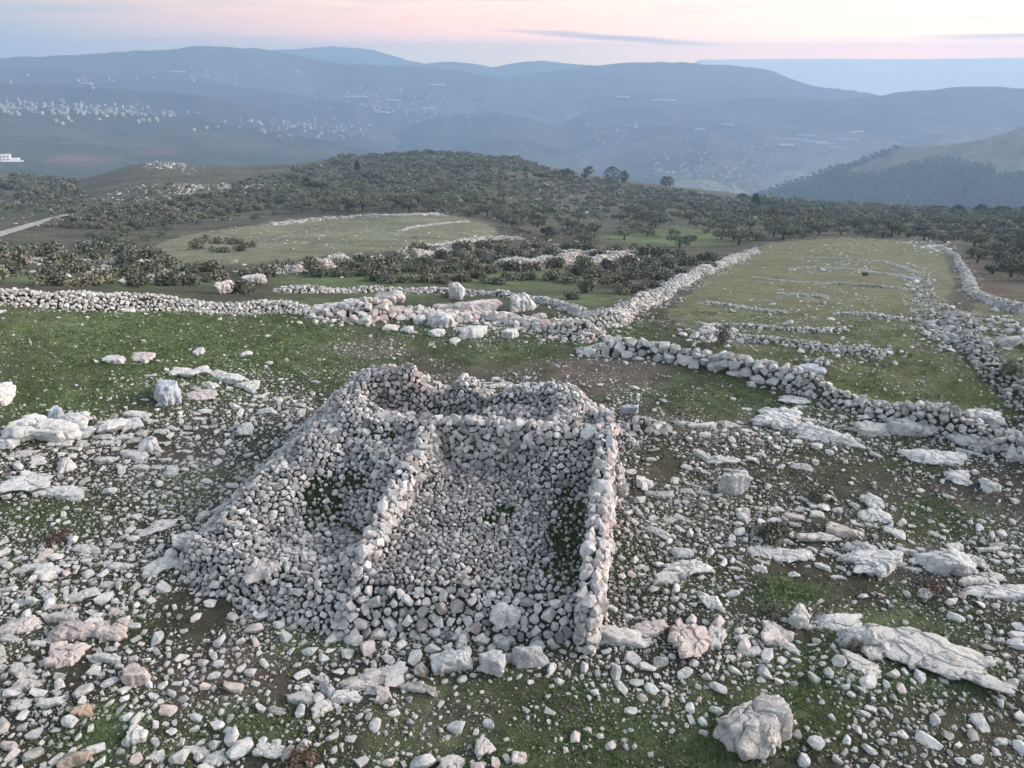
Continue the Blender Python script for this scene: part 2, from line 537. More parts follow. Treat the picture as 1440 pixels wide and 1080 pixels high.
def ground_color(x, y, z):
    u, v = proj(x, y, z)
    u = np.where(u < 0, np.abs(u) % 300, np.where(u > 1440, 1440 - (u - 1440) % 300, u)); v = np.where(v > 1080, 1080 - (v - 1080) % 240, v)
    r = np.hypot(x, y)
    n1 = fbm(x / 2.2, y / 2.2, 71, 5); n2 = fbm(x / 0.5, y / 0.5, 72, 4); n3 = fbm(x / 9, y / 9, 73, 4)
    soil = np.array([.060, .052, .042]); brown = np.array([.135, .110, .094]); green = np.array([.104, .146, .060]); dull = np.array([.062, .068, .036])
    dry = np.array([.158, .168, .092]); red = np.array([.085, .052, .042]); moss = np.array([.040, .056, .026])
    un = u + 26 * n1 + 10 * n2; vn = v + (16 * n1 + 6 * n2) * np.clip(25 / r, .25, 1.2)
    g = np.clip(blob(un, vn, GREEN) * 1.15, 0, 1.2); b = np.clip(blob(un, vn, BROWN), 0, 1.2)
    base = np.clip(.45 + .55 * n1 + .35 * n3 + .3 * n2, 0, 1)[:, None]
    c = soil * (1 - base) + dull * base
    mo = smooth(.1, .6, n3 + .5 * n2)[:, None] * .6
    c = c * (1 - mo) + moss * mo
    far = smooth(38, 60, r)[:, None]
    hill = np.array([.074, .071, .048]) * (1 - .35 * n3[:, None]) + np.array([.03, .024, .02]) * np.clip(n1, 0, 1)[:, None]
    n4 = fbm(x / 24, y / 10, 76, 4); n5 = fbm(x / 5, y / 3, 77, 4)
    gp = smooth(.05, .5, n4 + .35 * n5)[:, None] * .75; dp = smooth(.05, .45, n5 - .5 * n4)[:, None] * .7
    hill = hill * (1 - gp) + np.array([.105, .112, .066]) * gp
    hill = hill * (1 - dp) + np.array([.038, .036, .030]) * dp
    c = c * (1 - far) + hill * far
    w = np.clip(b, 0, 1)[:, None] * np.clip(.95 + .3 * n2, 0, 1)[:, None]
    bc = np.where((u > 1340)[:, None] & (v < 470)[:, None], red, brown)
    c = c * (1 - w) + bc * w
    w = np.clip(g * (1.0 + .35 * n2 + .35 * n1), 0, 1)[:, None]
    gg = green * (1 + .35 * n1[:, None]) * (1 - .5 * np.clip(n3, 0, 1)[:, None]) + dry * .25 * np.clip(n3 + .25 * n2, 0, 1)[:, None]
    c = c * (1 - w) + gg * w
    # stony fields with dry grass
    vs = v + 5 * n2
    f = inpoly(u + 8 * n2, vs, FIELD_RIGHT) | inpoly(u + 8 * n2, vs, FIELD_FAR_RIGHT)
    yellowness = smooth(430, 560, v)[:, None]
    fc = (dry * .90 * (1 - yellowness) + np.array([.130, .150, .058]) * yellowness) * (1 + .22 * n1[:, None] + .18 * n3[:, None])
    fg = smooth(.0, .6, n3 + .4 * n1)[:, None] * .55
    fc = fc * (1 - fg) + np.array([.075, .098, .042]) * fg
    c = np.where(f[:, None], fc, c)
    f = inpoly(u + 6 * n2, vs, FIELD_LEFT)
    fc = np.array([.165, .174, .108]) * (1 + .30 * n3[:, None] + .25 * n1[:, None] + .3 * fbm(x / 4, y / 2, 78, 4)[:, None])
    c = np.where(f[:, None], fc, c)
    c = c * (1 + .34 * n2[:, None] + .22 * fbm(x / .22, y / .22, 75, 2)[:, None] * smooth(40, 20, r)[:, None])
    return np.clip(c * .86, .008, 1)


def build_ground():
    r = np.concatenate([[0.4, 1.5, 3, 4.2], np.arange(5, 12.5, .055), np.geomspace(12.5, 60, 380), np.geomspace(60.6, 560, 270), np.geomspace(575, 1450, 30)])
    az = np.concatenate([np.linspace(-46, 46, 640), np.linspace(50, 310, 53)]) * math.pi / 180
    Rr, Az = np.meshgrid(r, az, indexing='ij')
    x = (Rr * np.sin(Az)).ravel(); y = (Rr * np.cos(Az)).ravel()
    z = ground_z(x, y)
    z = z + .018 * fbm(x / .16, y / .16, 33, 3) * smooth(60, 20, np.hypot(x, y))
    V = np.stack([x, y, z], 1)
    Fc = grid_faces(len(r), len(az), True)
    cap = np.arange(len(az))[::-1]
    m, nt, b = newmat('earth_and_turf')
    P = pos(nt)
    a = nt.nodes.new('ShaderNodeAttribute'); a.attribute_name = 'col'
    c = a.outputs['Color']
    n1 = noise_node(nt, 22, 5, .75, P)
    c = mix(nt, c, ramp(nt, n1, [(.30, .25), (.5, .95), (.70, 1.75)]), .95, 'MULTIPLY')
    n2 = noise_node(nt, 3.1, 4, .65, P)
    c = mix(nt, c, ramp(nt, n2, [(.33, (.72, .66, .62)), (.55, (1.0, 1.0, 1.0)), (.72, (1.2, 1.25, 1.1))]), .7, 'MULTIPLY')
    vo = nt.nodes.new('ShaderNodeTexVoronoi'); vo.inputs['Scale'].default_value = 24; nt.links.new(P, vo.inputs['Vector'])
    chips = ramp(nt, vo.outputs['Distance'], [(.10, .6), (.22, 0.0)])
    n3 = noise_node(nt, .6, 3, .6, P)
    chips = mix(nt, 0.0, chips, ramp(nt, n3, [(.40, 0.0), (.58, 1.0)]))
    c = mix(nt, c, (.26, .25, .235), chips)
    nt.links.new(c, b.inputs['Base Color'])
    bump(nt, noise_node(nt, 14, 7, .8, P), .9, .12, b)
    me = mesh_from('ground', V, [Fc, cap[None, :]], True, {'col': ground_color(x, y, z)}, [m])
    obj('ground', me, kind='structure')


def build_far():
    r = np.geomspace(430, 6000, 330)
    az = np.concatenate([np.linspace(-47, 47, 560), np.linspace(52, 308, 50)]) * math.pi / 180
    Rr, Az = np.meshgrid(r, az, indexing='ij')
    x = (Rr * np.sin(Az)).ravel(); y = (Rr * np.cos(Az)).ravel()
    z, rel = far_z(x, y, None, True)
    n1 = fbm(x / 500, y / 500, 81, 5); n2 = fbm(x / 120, y / 120, 82, 4); n3 = fbm(x / 1500, y / 1500, 83, 3)
    u, v = proj(x, y, z)
    scrub = np.array([.055, .062, .042]); earth = np.array([.135, .112, .088]); grass = np.array([.095, .110, .062]); dark = np.array([.030, .040, .030])
    t = smooth(-.25, .45, n1 + .4 * n2)[:, None]
    c = scrub * (1 - t) + grass * t
    t = smooth(.1, .5, n3 + .5 * n2)[:, None] * .8
    c = c * (1 - t) + earth * t
    t = smooth(.12, .42, fbm(x / 240, y / 240, 85, 4) - .2 * n1)[:, None] * .75
    c = c * (1 - t) + dark * t
    # bare scraped earth below the village, bare summit of the spur
    w = np.clip(blob(u + 10 * n2, v + 4 * n1, [(110, 226, 50, 8, 1.2), (210, 216, 40, 5, .7), (330, 205, 60, 8, .5), (430, 212, 50, 8, .5)]), 0, 1)[:, None] * (np.hypot(x, y) < 1900)[:, None]
    c = c * (1 - w) + np.array([.24, .165, .115]) * w
    spur = (np.hypot(x, y) < 1900) & (u > 950)
    bare = np.array([.150, .135, .095]) * (1 + .25 * n2[:, None])
    c = np.where(spur[:, None], bare, c)
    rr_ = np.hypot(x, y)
    # upper slopes darkened, feet paled: layered valley haze put into the land colour
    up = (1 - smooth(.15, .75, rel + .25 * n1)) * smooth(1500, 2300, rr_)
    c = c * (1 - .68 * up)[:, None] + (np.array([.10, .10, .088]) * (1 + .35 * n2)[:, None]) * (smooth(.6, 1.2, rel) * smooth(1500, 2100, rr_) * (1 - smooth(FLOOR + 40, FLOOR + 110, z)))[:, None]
    vs_ = (rr_ < 2100) & (u < 760) & (z > FLOOR + 60)
    c = np.where(vs_[:, None], c * .42, c)
    wd = inpoly(u + 6 * n2, v + 4 * n1, SPUR_WOOD) & (rr_ < 1900)
    c = np.where(wd[:, None], np.array([.030, .040, .028]), c)
    m, nt, b = newmat('distant_land')
    P = pos(nt)
    a = nt.nodes.new('ShaderNodeAttribute'); a.attribute_name = 'col'
    c2 = mix(nt, a.outputs['Color'], ramp(nt, noise_node(nt, .035, 6, .75, P), [(.33, .45), (.5, 1.0), (.7, 1.5)]), .8, 'MULTIPLY')
    vo = nt.nodes.new('ShaderNodeTexVoronoi'); vo.inputs['Scale'].default_value = .009; nt.links.new(P, vo.inputs['Vector'])
    hs = nt.nodes.new('ShaderNodeSeparateColor'); nt.links.new(vo.outputs['Color'], hs.inputs[0])
    c2 = mix(nt, c2, ramp(nt, hs.outputs[0], [(.0, .65), (.5, 1.0), (1.0, 1.55)]), .55, 'MULTIPLY')
    nt.links.new(c2, b.inputs['Base Color'])
    bump(nt, noise_node(nt, .02, 6, .7, P), .5, 12, b)
    Fc = grid_faces(len(r), len(az), True)
    # the valley floor, the spur and the ridges are separate pieces of terrain
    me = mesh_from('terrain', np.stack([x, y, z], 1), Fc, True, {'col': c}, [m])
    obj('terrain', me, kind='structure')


def build_fog():
    """the pale bank of fog far off on the right, level along its top"""
    r = np.geomspace(3900, 5850, 60)
    az = np.linspace(.17, .80, 120)
    Rr, Az = np.meshgrid(r, az, indexing='ij')
    x = (Rr * np.sin(Az)).ravel(); y = (Rr * np.cos(Az)).ravel(); R = Rr.ravel(); A = Az.ravel()
    z = -165 + 206 * smooth(4500, 5750, R) ** .8 + 7 * fbm(x / 500, y / 500, 95, 4)
    edge = smooth(.17, .24, A)
    z = -330 + (z + 330) * edge
    z = z + 2 * fbm(A * 9, R * 0, 96, 3)
    V = np.stack([x, y, z], 1)
    V2 = V.copy(); V2[:, 2] = -420
    n = len(V); Fq = grid_faces(len(r), len(az))
    nc = len(az); nr = len(r)
    rim = [i for i in range(nc)] + [k * nc + nc - 1 for k in range(1, nr)] + [(nr - 1) * nc + i for i in range(nc - 2, -1, -1)] + [k * nc for k in range(nr - 2, 0, -1)]
    side = np.array([(rim[k], rim[(k + 1) % len(rim)], rim[(k + 1) % len(rim)] + n, rim[k] + n) for k in range(len(rim))])
    m, nt, b = newmat('fog_bank'); b.inputs['Base Color'].default_value = (.86, .85, .76, 1); b.inputs['Roughness'].default_value = 1; b.inputs['Specular IOR Level'].default_value = 0
    obj('fog', mesh_from('fog', np.concatenate([V, V2]), [Fq, Fq[:, ::-1] + n, side], True, None, [m]), kind='stuff')


# ------------------------------------------------------------------ foliage shapes
def leaf_quads(P, size, g, up=0.0, aspect=(.5, .9)):
    n = len(P)
    d = g.normal(size=(n, 3)); d /= np.linalg.norm(d, axis=1)[:, None]
    e = np.cross(d, g.normal(size=(n, 3))); e /= np.linalg.norm(e, axis=1)[:, None]
    d[:, 2] += up; d /= np.linalg.norm(d, axis=1)[:, None]
    L = size * g.uniform(.6, 1.3, n); W = L * g.uniform(*aspect, n)
    a = d * L[:, None]; b = e * W[:, None]
    V = np.stack([P - a, P + b * .9 - a * .1, P + a, P - b + a * .1], 1).reshape(-1, 3)
    return V, np.arange(4 * n).reshape(n, 4)


def tube(pts, rad, k=6):
    pts = np.array(pts, float); V = []
    for i, p in enumerate(pts):
        t = pts[min(i + 1, len(pts) - 1)] - pts[max(i - 1, 0)]; t /= np.linalg.norm(t)
        a = np.cross(t, [0.3, 1, 0.1]); a /= np.linalg.norm(a); b = np.cross(t, a)
        th = np.arange(k) / k * 2 * np.pi
        V.append(p + rad[i] * (np.cos(th)[:, None] * a + np.sin(th)[:, None] * b))
    return np.concatenate(V), grid_faces(len(pts), k, True)


def joinm(parts):
    Vs, Fs, off = [], [], 0
    for v, f in parts:
        Vs.append(v); Fs.append(f + off); off += len(v)
    return np.concatenate(Vs), Fs


def leaf_mat(name, a, b_, c_):
    m, nt, b = newmat(name)
    at_ = nt.nodes.new('ShaderNodeAttribute'); at_.attribute_name = 'tint'
    sp = nt.nodes.new('ShaderNodeSeparateColor'); nt.links.new(at_.outputs['Color'], sp.inputs[0])
    oi = nt.nodes.new('ShaderNodeObjectInfo')
    c = ramp(nt, sp.outputs[0], [(0, a), (.5, b_), (1, c_)])
    c = mix(nt, c, ramp(nt, oi.outputs['Random'], [(0, (.68, .66, .66)), (.3, (1.1, 1.0, .95)), (.6, (.88, .95, .88)), (1, (1.4, 1.28, 1.15))]), 1.0, 'MULTIPLY')
    c = mix(nt, c, ramp(nt, sp.outputs[1], [(0, (.66, .72, .70)), (.4, (1, 1, 1)), (.6, (1.15, .98, .90)), (.8, (.95, 1.02, .95)), (1, (1.4, 1.32, 1.18))]), 1.0, 'MULTIPLY')
    nt.links.new(c, b.inputs['Base Color'])
    b.inputs['Roughness'].default_value = .75
    return m


def bark_mat():
    m, nt, b = newmat('bark')
    c = ramp(nt, noise_node(nt, 9, 5, .7, pos(nt)), [(.3, (.03, .026, .022)), (.7, (.10, .09, .08))])
    nt.links.new(c, b.inputs['Base Color'])
    return m


M['olive'] = leaf_mat('olive_leaves', (.056, .072, .055), (.104, .124, .100), (.175, .195, .165))
M['pine'] = leaf_mat('pine_needles', (.022, .036, .024), (.042, .062, .042), (.066, .088, .06))
M['shrub'] = leaf_mat('shrub_leaves', (.058, .070, .056), (.112, .128, .106), (.19, .20, .176))
M['thorn'] = leaf_mat('thorn_twigs', (.050, .036, .030), (.085, .066, .056), (.12, .10, .09))
M['grass'] = leaf_mat('grass_blades', (.046, .082, .026), (.082, .128, .046), (.14, .155, .08))
M['bark'] = bark_mat()


def olive_shape(seed, n, leaf, lobes=9, H=3.6, W=2.1):
    g = np.random.default_rng(seed)
    cen = []
    for k in range(lobes):
        th = k * 2.4 + g.uniform(-.5, .5); rr = W * (.15 + .55 * ((k + .5) / lobes) ** .5)
        cen.append((rr * math.cos(th), rr * math.sin(th), H * g.uniform(.42, .70) - .16 * rr))
    cen = np.array(cen); rad = g.uniform(.55, .9, lobes) * W * .48
    which = g.integers(0, lobes, n)
    d = g.normal(size=(n, 3)); d /= np.linalg.norm(d, axis=1)[:, None]
    P = cen[which] + d * (rad[which] * g.uniform(.55, 1.06, n))[:, None] * np.array([1, 1, .82])
    P = P[P[:, 2] > H * .22]
    V, Fq = leaf_quads(P, leaf, g)
    t = np.clip(g.normal(.5, .22, len(P)), 0, 1)
    T = np.repeat(np.stack([t, np.full(len(P), .5), t], 1), 4, 0)
    trunk = [tube([(0, 0, -.3), (.05, .03, .4), (-.04, .05, 1.0), (0, 0, 1.4)], [.26, .19, .16, .14])]
    for k in range(0, lobes, 2):
        c = cen[k]
        trunk.append(tube([(0, 0, 1.05), c * .45 + np.array([0, 0, .6]), c], [.11, .07, .03], 5))
    tv, tf = joinm(trunk)
    return V, Fq, T, tv, tf


def make_tree_protos(nm, specs, leafmat):
    out = []
    for sp in specs:
        V, Fq, T, tv, tf = olive_shape(*sp)
        out.append((mesh_from(nm + '_crown', V, Fq, False, {'tint': T}, [M[leafmat]]),
                    mesh_from(nm + '_trunk', tv, tf, True, None, [M['bark']])))
    return out


def place_trees():
    g = np.random.default_rng(31)
    # candidates on a loose orchard lattice
    cand = []
    for sx in np.arange(-470, 475, 5.3):
        for sy in np.arange(62, 500, 5.3):
            cand.append((sx + g.normal(0, 1.1), sy + g.normal(0, 1.1)))
    C = np.array(cand)
    z = ground_z(C[:, 0], C[:, 1])
    u, v = proj(C[:, 0], C[:, 1], z)
    r = np.hypot(C[:, 0], C[:, 1])
    ok = inpoly(np.clip(u, -20, 1470), v, GROVE) & (u > -420) & (u < 1860) & (r < 500)
    keepp = np.ones(len(C))
    keepp = np.where((u > 890) & (u < 1070) & (v > 322), .55, keepp)
    keepp = np.where((u > 780) & (u < 900) & (v < 320) & (v > 262), .75, keepp)
    keepp = np.where((u < 330) & (u > 110), .5, keepp)
    dens = .85 + .5 * fbm(C[:, 0] / 40, C[:, 1] / 40, 91, 3)
    ok &= g.uniform(0, 1, len(C)) < keepp * np.clip(dens, .3, 1)
    C, z, u, v, r = C[ok], z[ok], u[ok], v[ok], r[ok]
    hs = np.clip(np.exp(g.normal(-.34, .26, len(C))), .45, 1.35) * np.where((u < 420) & (v > 262), .62, 1)
    order = np.argsort(-(hs / r) * np.where((u > -15) & (u < 1455), 1, .001))
    near, rest = order[:270], order[270:]
    protos = make_tree_protos('olive_tree', [(201 + k, (900, 1300, 1100, 1500, 760, 1200, 1000, 1400, 900, 1450)[k], .135, (6, 9, 5, 11, 4, 8, 7, 12, 5, 10)[k], (3.0, 3.9, 3.3, 4.2, 2.6, 3.6, 4.4, 3.2, 3.8, 2.9)[k], (2.3, 2.0, 1.7, 2.5, 1.6, 2.7, 1.8, 2.2, 2.0, 2.6)[k]) for k in range(10)], 'olive')
    for i in near:
        cm, tm = protos[int(g.integers(0, len(protos)))]
        if u[i] > 1340:
            lab, grp = 'grey-green olive tree in the grove beside the red soil right of the terraced field', 'olives beside the red soil'
        elif u[i] > 1070:
            lab, grp = 'grey-green olive tree in the belt of trees behind the terraced field', 'olives behind the terraced field'
        elif u[i] > 880 and v[i] > 318:
            lab, grp = 'olive tree standing apart on the bright green clearing left of the terraced field', 'olives on the green clearing'
        elif u[i] > 690:
            lab, grp = 'olive tree on the brownish slope between pale field and terraced field', 'olives on the brown slope'
        elif u[i] > 180:
            lab, grp = 'dark olive tree in the grove just behind the pale open field', 'olives behind the pale field'
        else:
            lab, grp = 'olive tree on the rocky slope near the dirt track', 'olives near the dirt track'
        e = obj('olive_tree', None, None, lab, 'tree', grp, loc=(C[i, 0], C[i, 1], z[i] - .1), rotz=g.uniform(0, 6.28),
                scale=(hs[i] * g.uniform(1.0, 1.4), hs[i] * g.uniform(1.0, 1.4), hs[i] * g.uniform(.85, 1.1)))
        obj('crown', cm, e); obj('trunk', tm, e)
    # everything farther back is one wood
    low = [olive_shape(301 + k, (200, 280, 160, 300, 240, 220)[k], .30, (5, 9, 4, 11, 7, 6)[k], (3.0, 3.9, 3.4, 4.2, 2.7, 3.6)[k], (2.3, 2.0, 1.6, 2.5, 1.8, 2.7)[k]) for k in range(6)]
    Vs, Fs, Ts, off = [], [], [], 0
    for i in rest:
        V, Fq, T, tv, tf = low[int(g.integers(0, 6))]
        th = g.uniform(0, 6.28); c, s = math.cos(th), math.sin(th)
        W = V @ np.array([[c, s, 0], [-s, c, 0], [0, 0, 1]]) * hs[i] * np.array([1.25, 1.25, g.uniform(.85, 1.15)]) + np.array([C[i, 0], C[i, 1], z[i] - .15])
        T2 = T.copy(); T2[:, 1] = g.uniform(0, 1)
        Vs.append(W); Fs.append(Fq + off); Ts.append(T2); off += len(V)
    me = mesh_from('olive_wood', np.concatenate(Vs), np.concatenate(Fs), False, {'tint': np.concatenate(Ts)}, [M['olive']])
    obj('woods', me, kind='stuff')
    print('trees', len(near), len(rest))


def pine_shape(seed, H, W, kind):
    g = np.random.default_rng(seed); n = 900
    t = g.uniform(0, 1, n)
    if kind == 'cypress':
        zz = H * (.05 + .95 * t); rr = W * np.sin(np.pi * np.clip(t, .04, .97)) ** .7 * g.uniform(.5, 1, n)
    elif kind == 'umbrella':
        zz = H * (.22 + .78 * t); rr = W * (1 - .4 * t ** 3) * g.uniform(.2, 1, n) ** .5
    elif kind == 'leaning':
        zz = H * (.2 + .8 * t); rr = W * (.75 - .45 * np.abs(t - .5)) * g.uniform(.3, 1, n)
    else:
        zz = H * (.15 + .85 * t); rr = W * np.sqrt(np.clip(1 - (1.7 * (t - .42)) ** 2, .03, 1)) * g.uniform(.5, 1, n)
    th = g.uniform(0, 6.28, n)
    m = 1 + .25 * np.sin(3 * th + 4 * t) + .2 * np.sin(2 * th - 7 * t)
    P = np.stack([rr * m * np.cos(th), rr * m * np.sin(th), zz], 1)
    if kind == 'leaning':
        P[:, 0] += (P[:, 2] / H) ** 1.5 * W * .6
        P = P[(np.sin(P[:, 2] * 2.4 / H * 6 + th) > -.75)]
    V, Fq = leaf_quads(P, .34, g)
    tt = np.clip(g.normal(.5, .25, len(P)), 0, 1)
    tv, tf = tube([(0, 0, -.4), (.08, 0, H * .3), (.12, .05, H * .6), (.2, .05, H * .85)], [.3, .22, .15, .05])
    return V, Fq, np.repeat(np.stack([tt, tt * 0 + .5, tt], 1), 4, 0), tv, tf


def place_pines():
    for (u, vb, hpx, wpx, kind, lab, nm) in [
        (822, 252, 17, 20, 'leaning', 'dark ragged pine leaning at the crest, first of the skyline row', 'pine_tree'),
        (860, 258, 22, 23, 'round', 'dark round-crowned pine at the crest, broadest of the skyline row', 'pine_tree'),
        (877, 257, 16, 12, 'cypress', 'slim dark pine close behind the broad round pine on the crest', 'pine_tree'),
        (937, 264, 15, 17, 'umbrella', 'flat-topped dark pine standing alone on the skyline above the valley', 'pine_tree'),
        (797, 252, 14, 22, 'round', 'dark low pine at the crest beside the patch of red earth', 'pine_tree'),
        (1060, 296, 22, 10, 'cypress', 'dark narrow cypress rising out of the olive belt', 'cypress_tree'),
        (504, 252, 24, 8, 'cypress', 'dark narrow cypress in the grove at the top of the hill', 'cypress_tree'),
        (433, 268, 16, 11, 'round', 'small dark tree standing on the pale rocks of the hillside', 'evergreen_tree'),
        (1377, 302, 12, 13, 'round', 'dark round tree breaking the skyline at the end of the olive belt', 'evergreen_tree'),
        (1408, 304, 11, 24, 'round', 'dark wide evergreen breaking the skyline nearest the wooded spur', 'evergreen_tree'),
        (1345, 300, 10, 12, 'round', 'small dark tree on the skyline in front of the wooded spur', 'evergreen_tree'),
    ]:
        p = at(u, vb); D = np.linalg.norm(p - np.array([0, 0, CAMH]))
        H = hpx * D / F; W = wpx * D / F / 2
        V, Fq, T, tv, tf = pine_shape(int(u), H, W, kind)
        e = obj(nm, None, None, lab, 'tree', loc=p - np.array([0, 0, .2]))
        obj('crown', mesh_from(nm + '_crown', V, Fq, False, {'tint': T}, [M['pine']]), e)
        obj('trunk', mesh_from(nm + '_trunk', tv, tf, True, None, [M['bark']]), e)


def shrub_shape(seed, n, leaf, R=1.0, H=.95, spiky=0.0):
    g = np.random.default_rng(seed)
    L = 7
    cen = np.stack([g.normal(0, .38, L), g.normal(0, .38, L), g.uniform(.25, .6, L)], 1) * np.array([R, R, H])
    w = g.integers(0, L, n)
    d = g.normal(size=(n, 3)); d /= np.linalg.norm(d, axis=1)[:, None]
    P = cen[w] + d * g.uniform(.3, 1.0, n)[:, None] ** .5 * np.array([R * .5, R * .5, H * .42])
    P[:, 2] = np.abs(P[:, 2])
    V, Fq = leaf_quads(P, leaf, g, up=spiky)
    t = np.clip(g.normal(.5, .24, n), 0, 1)
    return V, Fq, np.repeat(np.stack([t, t * 0 + .5, t], 1), 4, 0)


def place_shrubs():
    g = np.random.default_rng(77)
    pr = []
    for k in range(6):
        V, Fq, T = shrub_shape(400 + k, 800, .10)
        pr.append(mesh_from('shrub', V, Fq, False, {'tint': T}, [M['shrub']]))
    pt = []
    for k in range(2):
        V, Fq, T = shrub_shape(450 + k, 420, .075, spiky=.9)
        V2, F2 = leaf_quads(V[::5], .16, g, up=1.2, aspect=(.04, .08))
        pt.append(mesh_from('thorn_bush', np.concatenate([V, V2]), [Fq, F2 + len(V)], False, {'tint': np.concatenate([T, np.full((len(V2), 3), .6)])}, [M['thorn']]))

    def put(u, v, wpx, hpx, me, name, lab, cat, grp=None):
        p = at(u, v); D = np.linalg.norm(p - np.array([0, 0, CAMH]))
        w = wpx * D / F / 2
        obj(name, me, None, lab, cat, grp, loc=p - np.array([0, 0, .04]), rotz=g.uniform(0, 6.28), scale=(w, w, hpx * D / F * .95))

    named = [
        (822, 412, 30, 24, 0, 'shrub', 'round dark green shrub on the grass below the curved rubble wall'),
        (803, 421, 20, 14, 0, 'shrub', 'smaller dark shrub next to the round dark green shrub'),
        (1092, 758, 50, 30, 0, 'shrub', 'dark green shrub growing among the stones right of the ruin'),
        (1420, 532, 32, 24, 0, 'shrub', 'dark round shrub on the rubble bank of the far right wall'),
        (1148, 703, 26, 18, 0, 'shrub', 'small dark shrub beside pale rocks on the stony flat right of the ruin'),
        (1014, 486, 26, 32, 1, 'thorn_bush', 'bare dark thorn bush behind the boulder wall'),
        (744, 708, 40, 20, 1, 'thorn_bush', 'low reddish brown thorn bush on the rubble inside the ruin'),
        (582, 700, 26, 34, 1, 'thorn_bush', 'tall brown dry bush against the partition wall of the ruin'),
        (243, 428, 28, 16, 1, 'thorn_bush', 'reddish brown bush on top of the long field wall'),
        (545, 398, 30, 14, 0, 'shrub', 'dark shrub on the terrace edge above the bright grass strip'),
        (340, 412, 44, 24, 0, 'shrub', 'grey shrub between the two pink standing rocks'),
        (440, 384, 30, 26, 0, 'shrub', 'dark shrub in front of the pinkish terrace wall'),
        (480, 388, 22, 18, 0, 'shrub', 'dark shrub at the foot of the pinkish terrace wall'),
        (538, 378, 52, 22, 0, 'shrub', 'broad dark shrub on the end of the pinkish terrace wall'),
        (630, 418, 26, 16, 1, 'thorn_bush', 'grey brown bush behind the tall boulder of the tumbled rocks'),
        (1095, 752, 26, 18, 1, 'thorn_bush', 'brown twiggy bush touching the dark shrub right of the ruin'),
        (820, 600, 20, 18, 1, 'thorn_bush', 'brown twiggy bush on the ruin rubble below its corner pillar'),
        (770, 372, 24, 14, 0, 'shrub', 'shrub growing against the long pinkish terrace wall'),
        (822, 374, 22, 16, 0, 'shrub', 'round shrub in front of the long pinkish terrace wall'),
        (1215, 388, 9, 7, 0, 'shrub', 'tiny dark shrub alone in the terraced field'),
        (1200, 912, 36, 20, 1, 'thorn_bush', 'low dry bush growing between the pale slabs at the front right'),
        (1090, 862, 26, 16, 0, 'shrub', 'small green shrub beside the bright grass patch at the front right'),
        (1310, 830, 44, 18, 1, 'thorn_bush', 'low dark bush under the big white boulder'),
        (80, 758, 40, 16, 1, 'thorn_bush', 'low dark bush among stones left of the ruin'),
        (425, 1075, 60, 26, 1, 'thorn_bush', 'low dry bush at the very front of the stony ground'),
    ]
    for (u, v, w, h, k, nm, lab) in named:
        put(u, v, w, h, (pt if k else pr)[int(g.integers(0, 2))], nm, lab, 'bush' if k else 'shrub')
    bands = [([(-20, 350), (120, 345), (190, 358), (260, 372), (330, 374), (400, 382), (420, 396), (310, 408), (200, 404), (-20, 400)], 30, (18, 38), 'grey-green shrub in the thicket behind the long field wall', 'shrubs behind the long field wall'),
             ([(380, 382), (470, 372), (570, 360), (700, 346), (900, 356), (980, 368), (930, 392), (850, 398), (700, 400), (600, 400), (480, 392)], 80, (15, 32), 'grey-green shrub on the terraced slope below the pale field', 'shrubs on the terraced slope'),
             ([(840, 392), (980, 362), (1010, 368), (940, 400), (880, 420)], 20, (14, 28), 'grey-green shrub along the curved rubble wall', 'shrubs along the curved wall'),
             ([(260, 345), (330, 336), (360, 350), (300, 362)], 7, (12, 22), 'dark shrub at the near edge of the pale field', 'shrubs on the pale field'),
             ([(120, 300), (330, 270), (430, 262), (400, 290), (190, 325), (60, 320)], 110, (6, 17), 'low dark shrub on the rocky dark hillside', 'shrubs on the dark hillside'),
             ([(-20, 262), (100, 268), (110, 280), (-20, 298)], 14, (10, 20), 'dark bush on the slope above the dirt track', 'bushes above the dirt track')]
    for P, n, (a, b), lab, grp in bands:
        xs = [q[0] for q in P]; ys = [q[1] for q in P]
        U = g.uniform(min(xs), max(xs), 4000); Vv = g.uniform(min(ys), max(ys), 4000)
        m = inpoly(U, Vv, P); U, Vv = U[m], Vv[m]
        Sx = g.uniform(a, b, len(U))
        k = poisson(np.stack([U, Vv * 2.2], 1), Sx / 2, .72, (14, 9, 6))[:n]
        for i in k:
            put(U[i], Vv[i], Sx[i], Sx[i] * g.uniform(.45, .62), pr[int(g.integers(0, 6))], 'shrub', lab, 'shrub', grp)


def grass_tufts(x, y, z, gm, g, hr=(.025, .075)):
    nb = 6; m = len(x) * nb
    bx = np.repeat(x, nb) + g.normal(0, .035, m); by = np.repeat(y, nb) + g.normal(0, .035, m); bz = np.repeat(z, nb) - .01
    h = g.uniform(*hr, m); th = g.uniform(0, 6.28, m); lean = g.uniform(.2, 1.1, m) * h; w = g.uniform(.006, .016, m)
    a = np.stack([bx - np.sin(th) * w, by + np.cos(th) * w, bz], 1); b = np.stack([bx + np.sin(th) * w, by - np.cos(th) * w, bz], 1)
    c = np.stack([bx + np.cos(th) * lean, by + np.sin(th) * lean, bz + h], 1)
    V = np.stack([a, b, c], 1).reshape(-1, 3)
    t = np.clip(np.repeat(.75 - .45 * gm, nb) + g.normal(0, .2, m), 0, 1)
    t2 = np.repeat(g.uniform(0, 1, len(x)), nb)
    T = np.repeat(np.stack([t, t2, t], 1), 3, 0)
    obj('grass', mesh_from('grass', V, np.arange(3 * m).reshape(m, 3), False, {'tint': T}, [M['grass']]), kind='stuff')


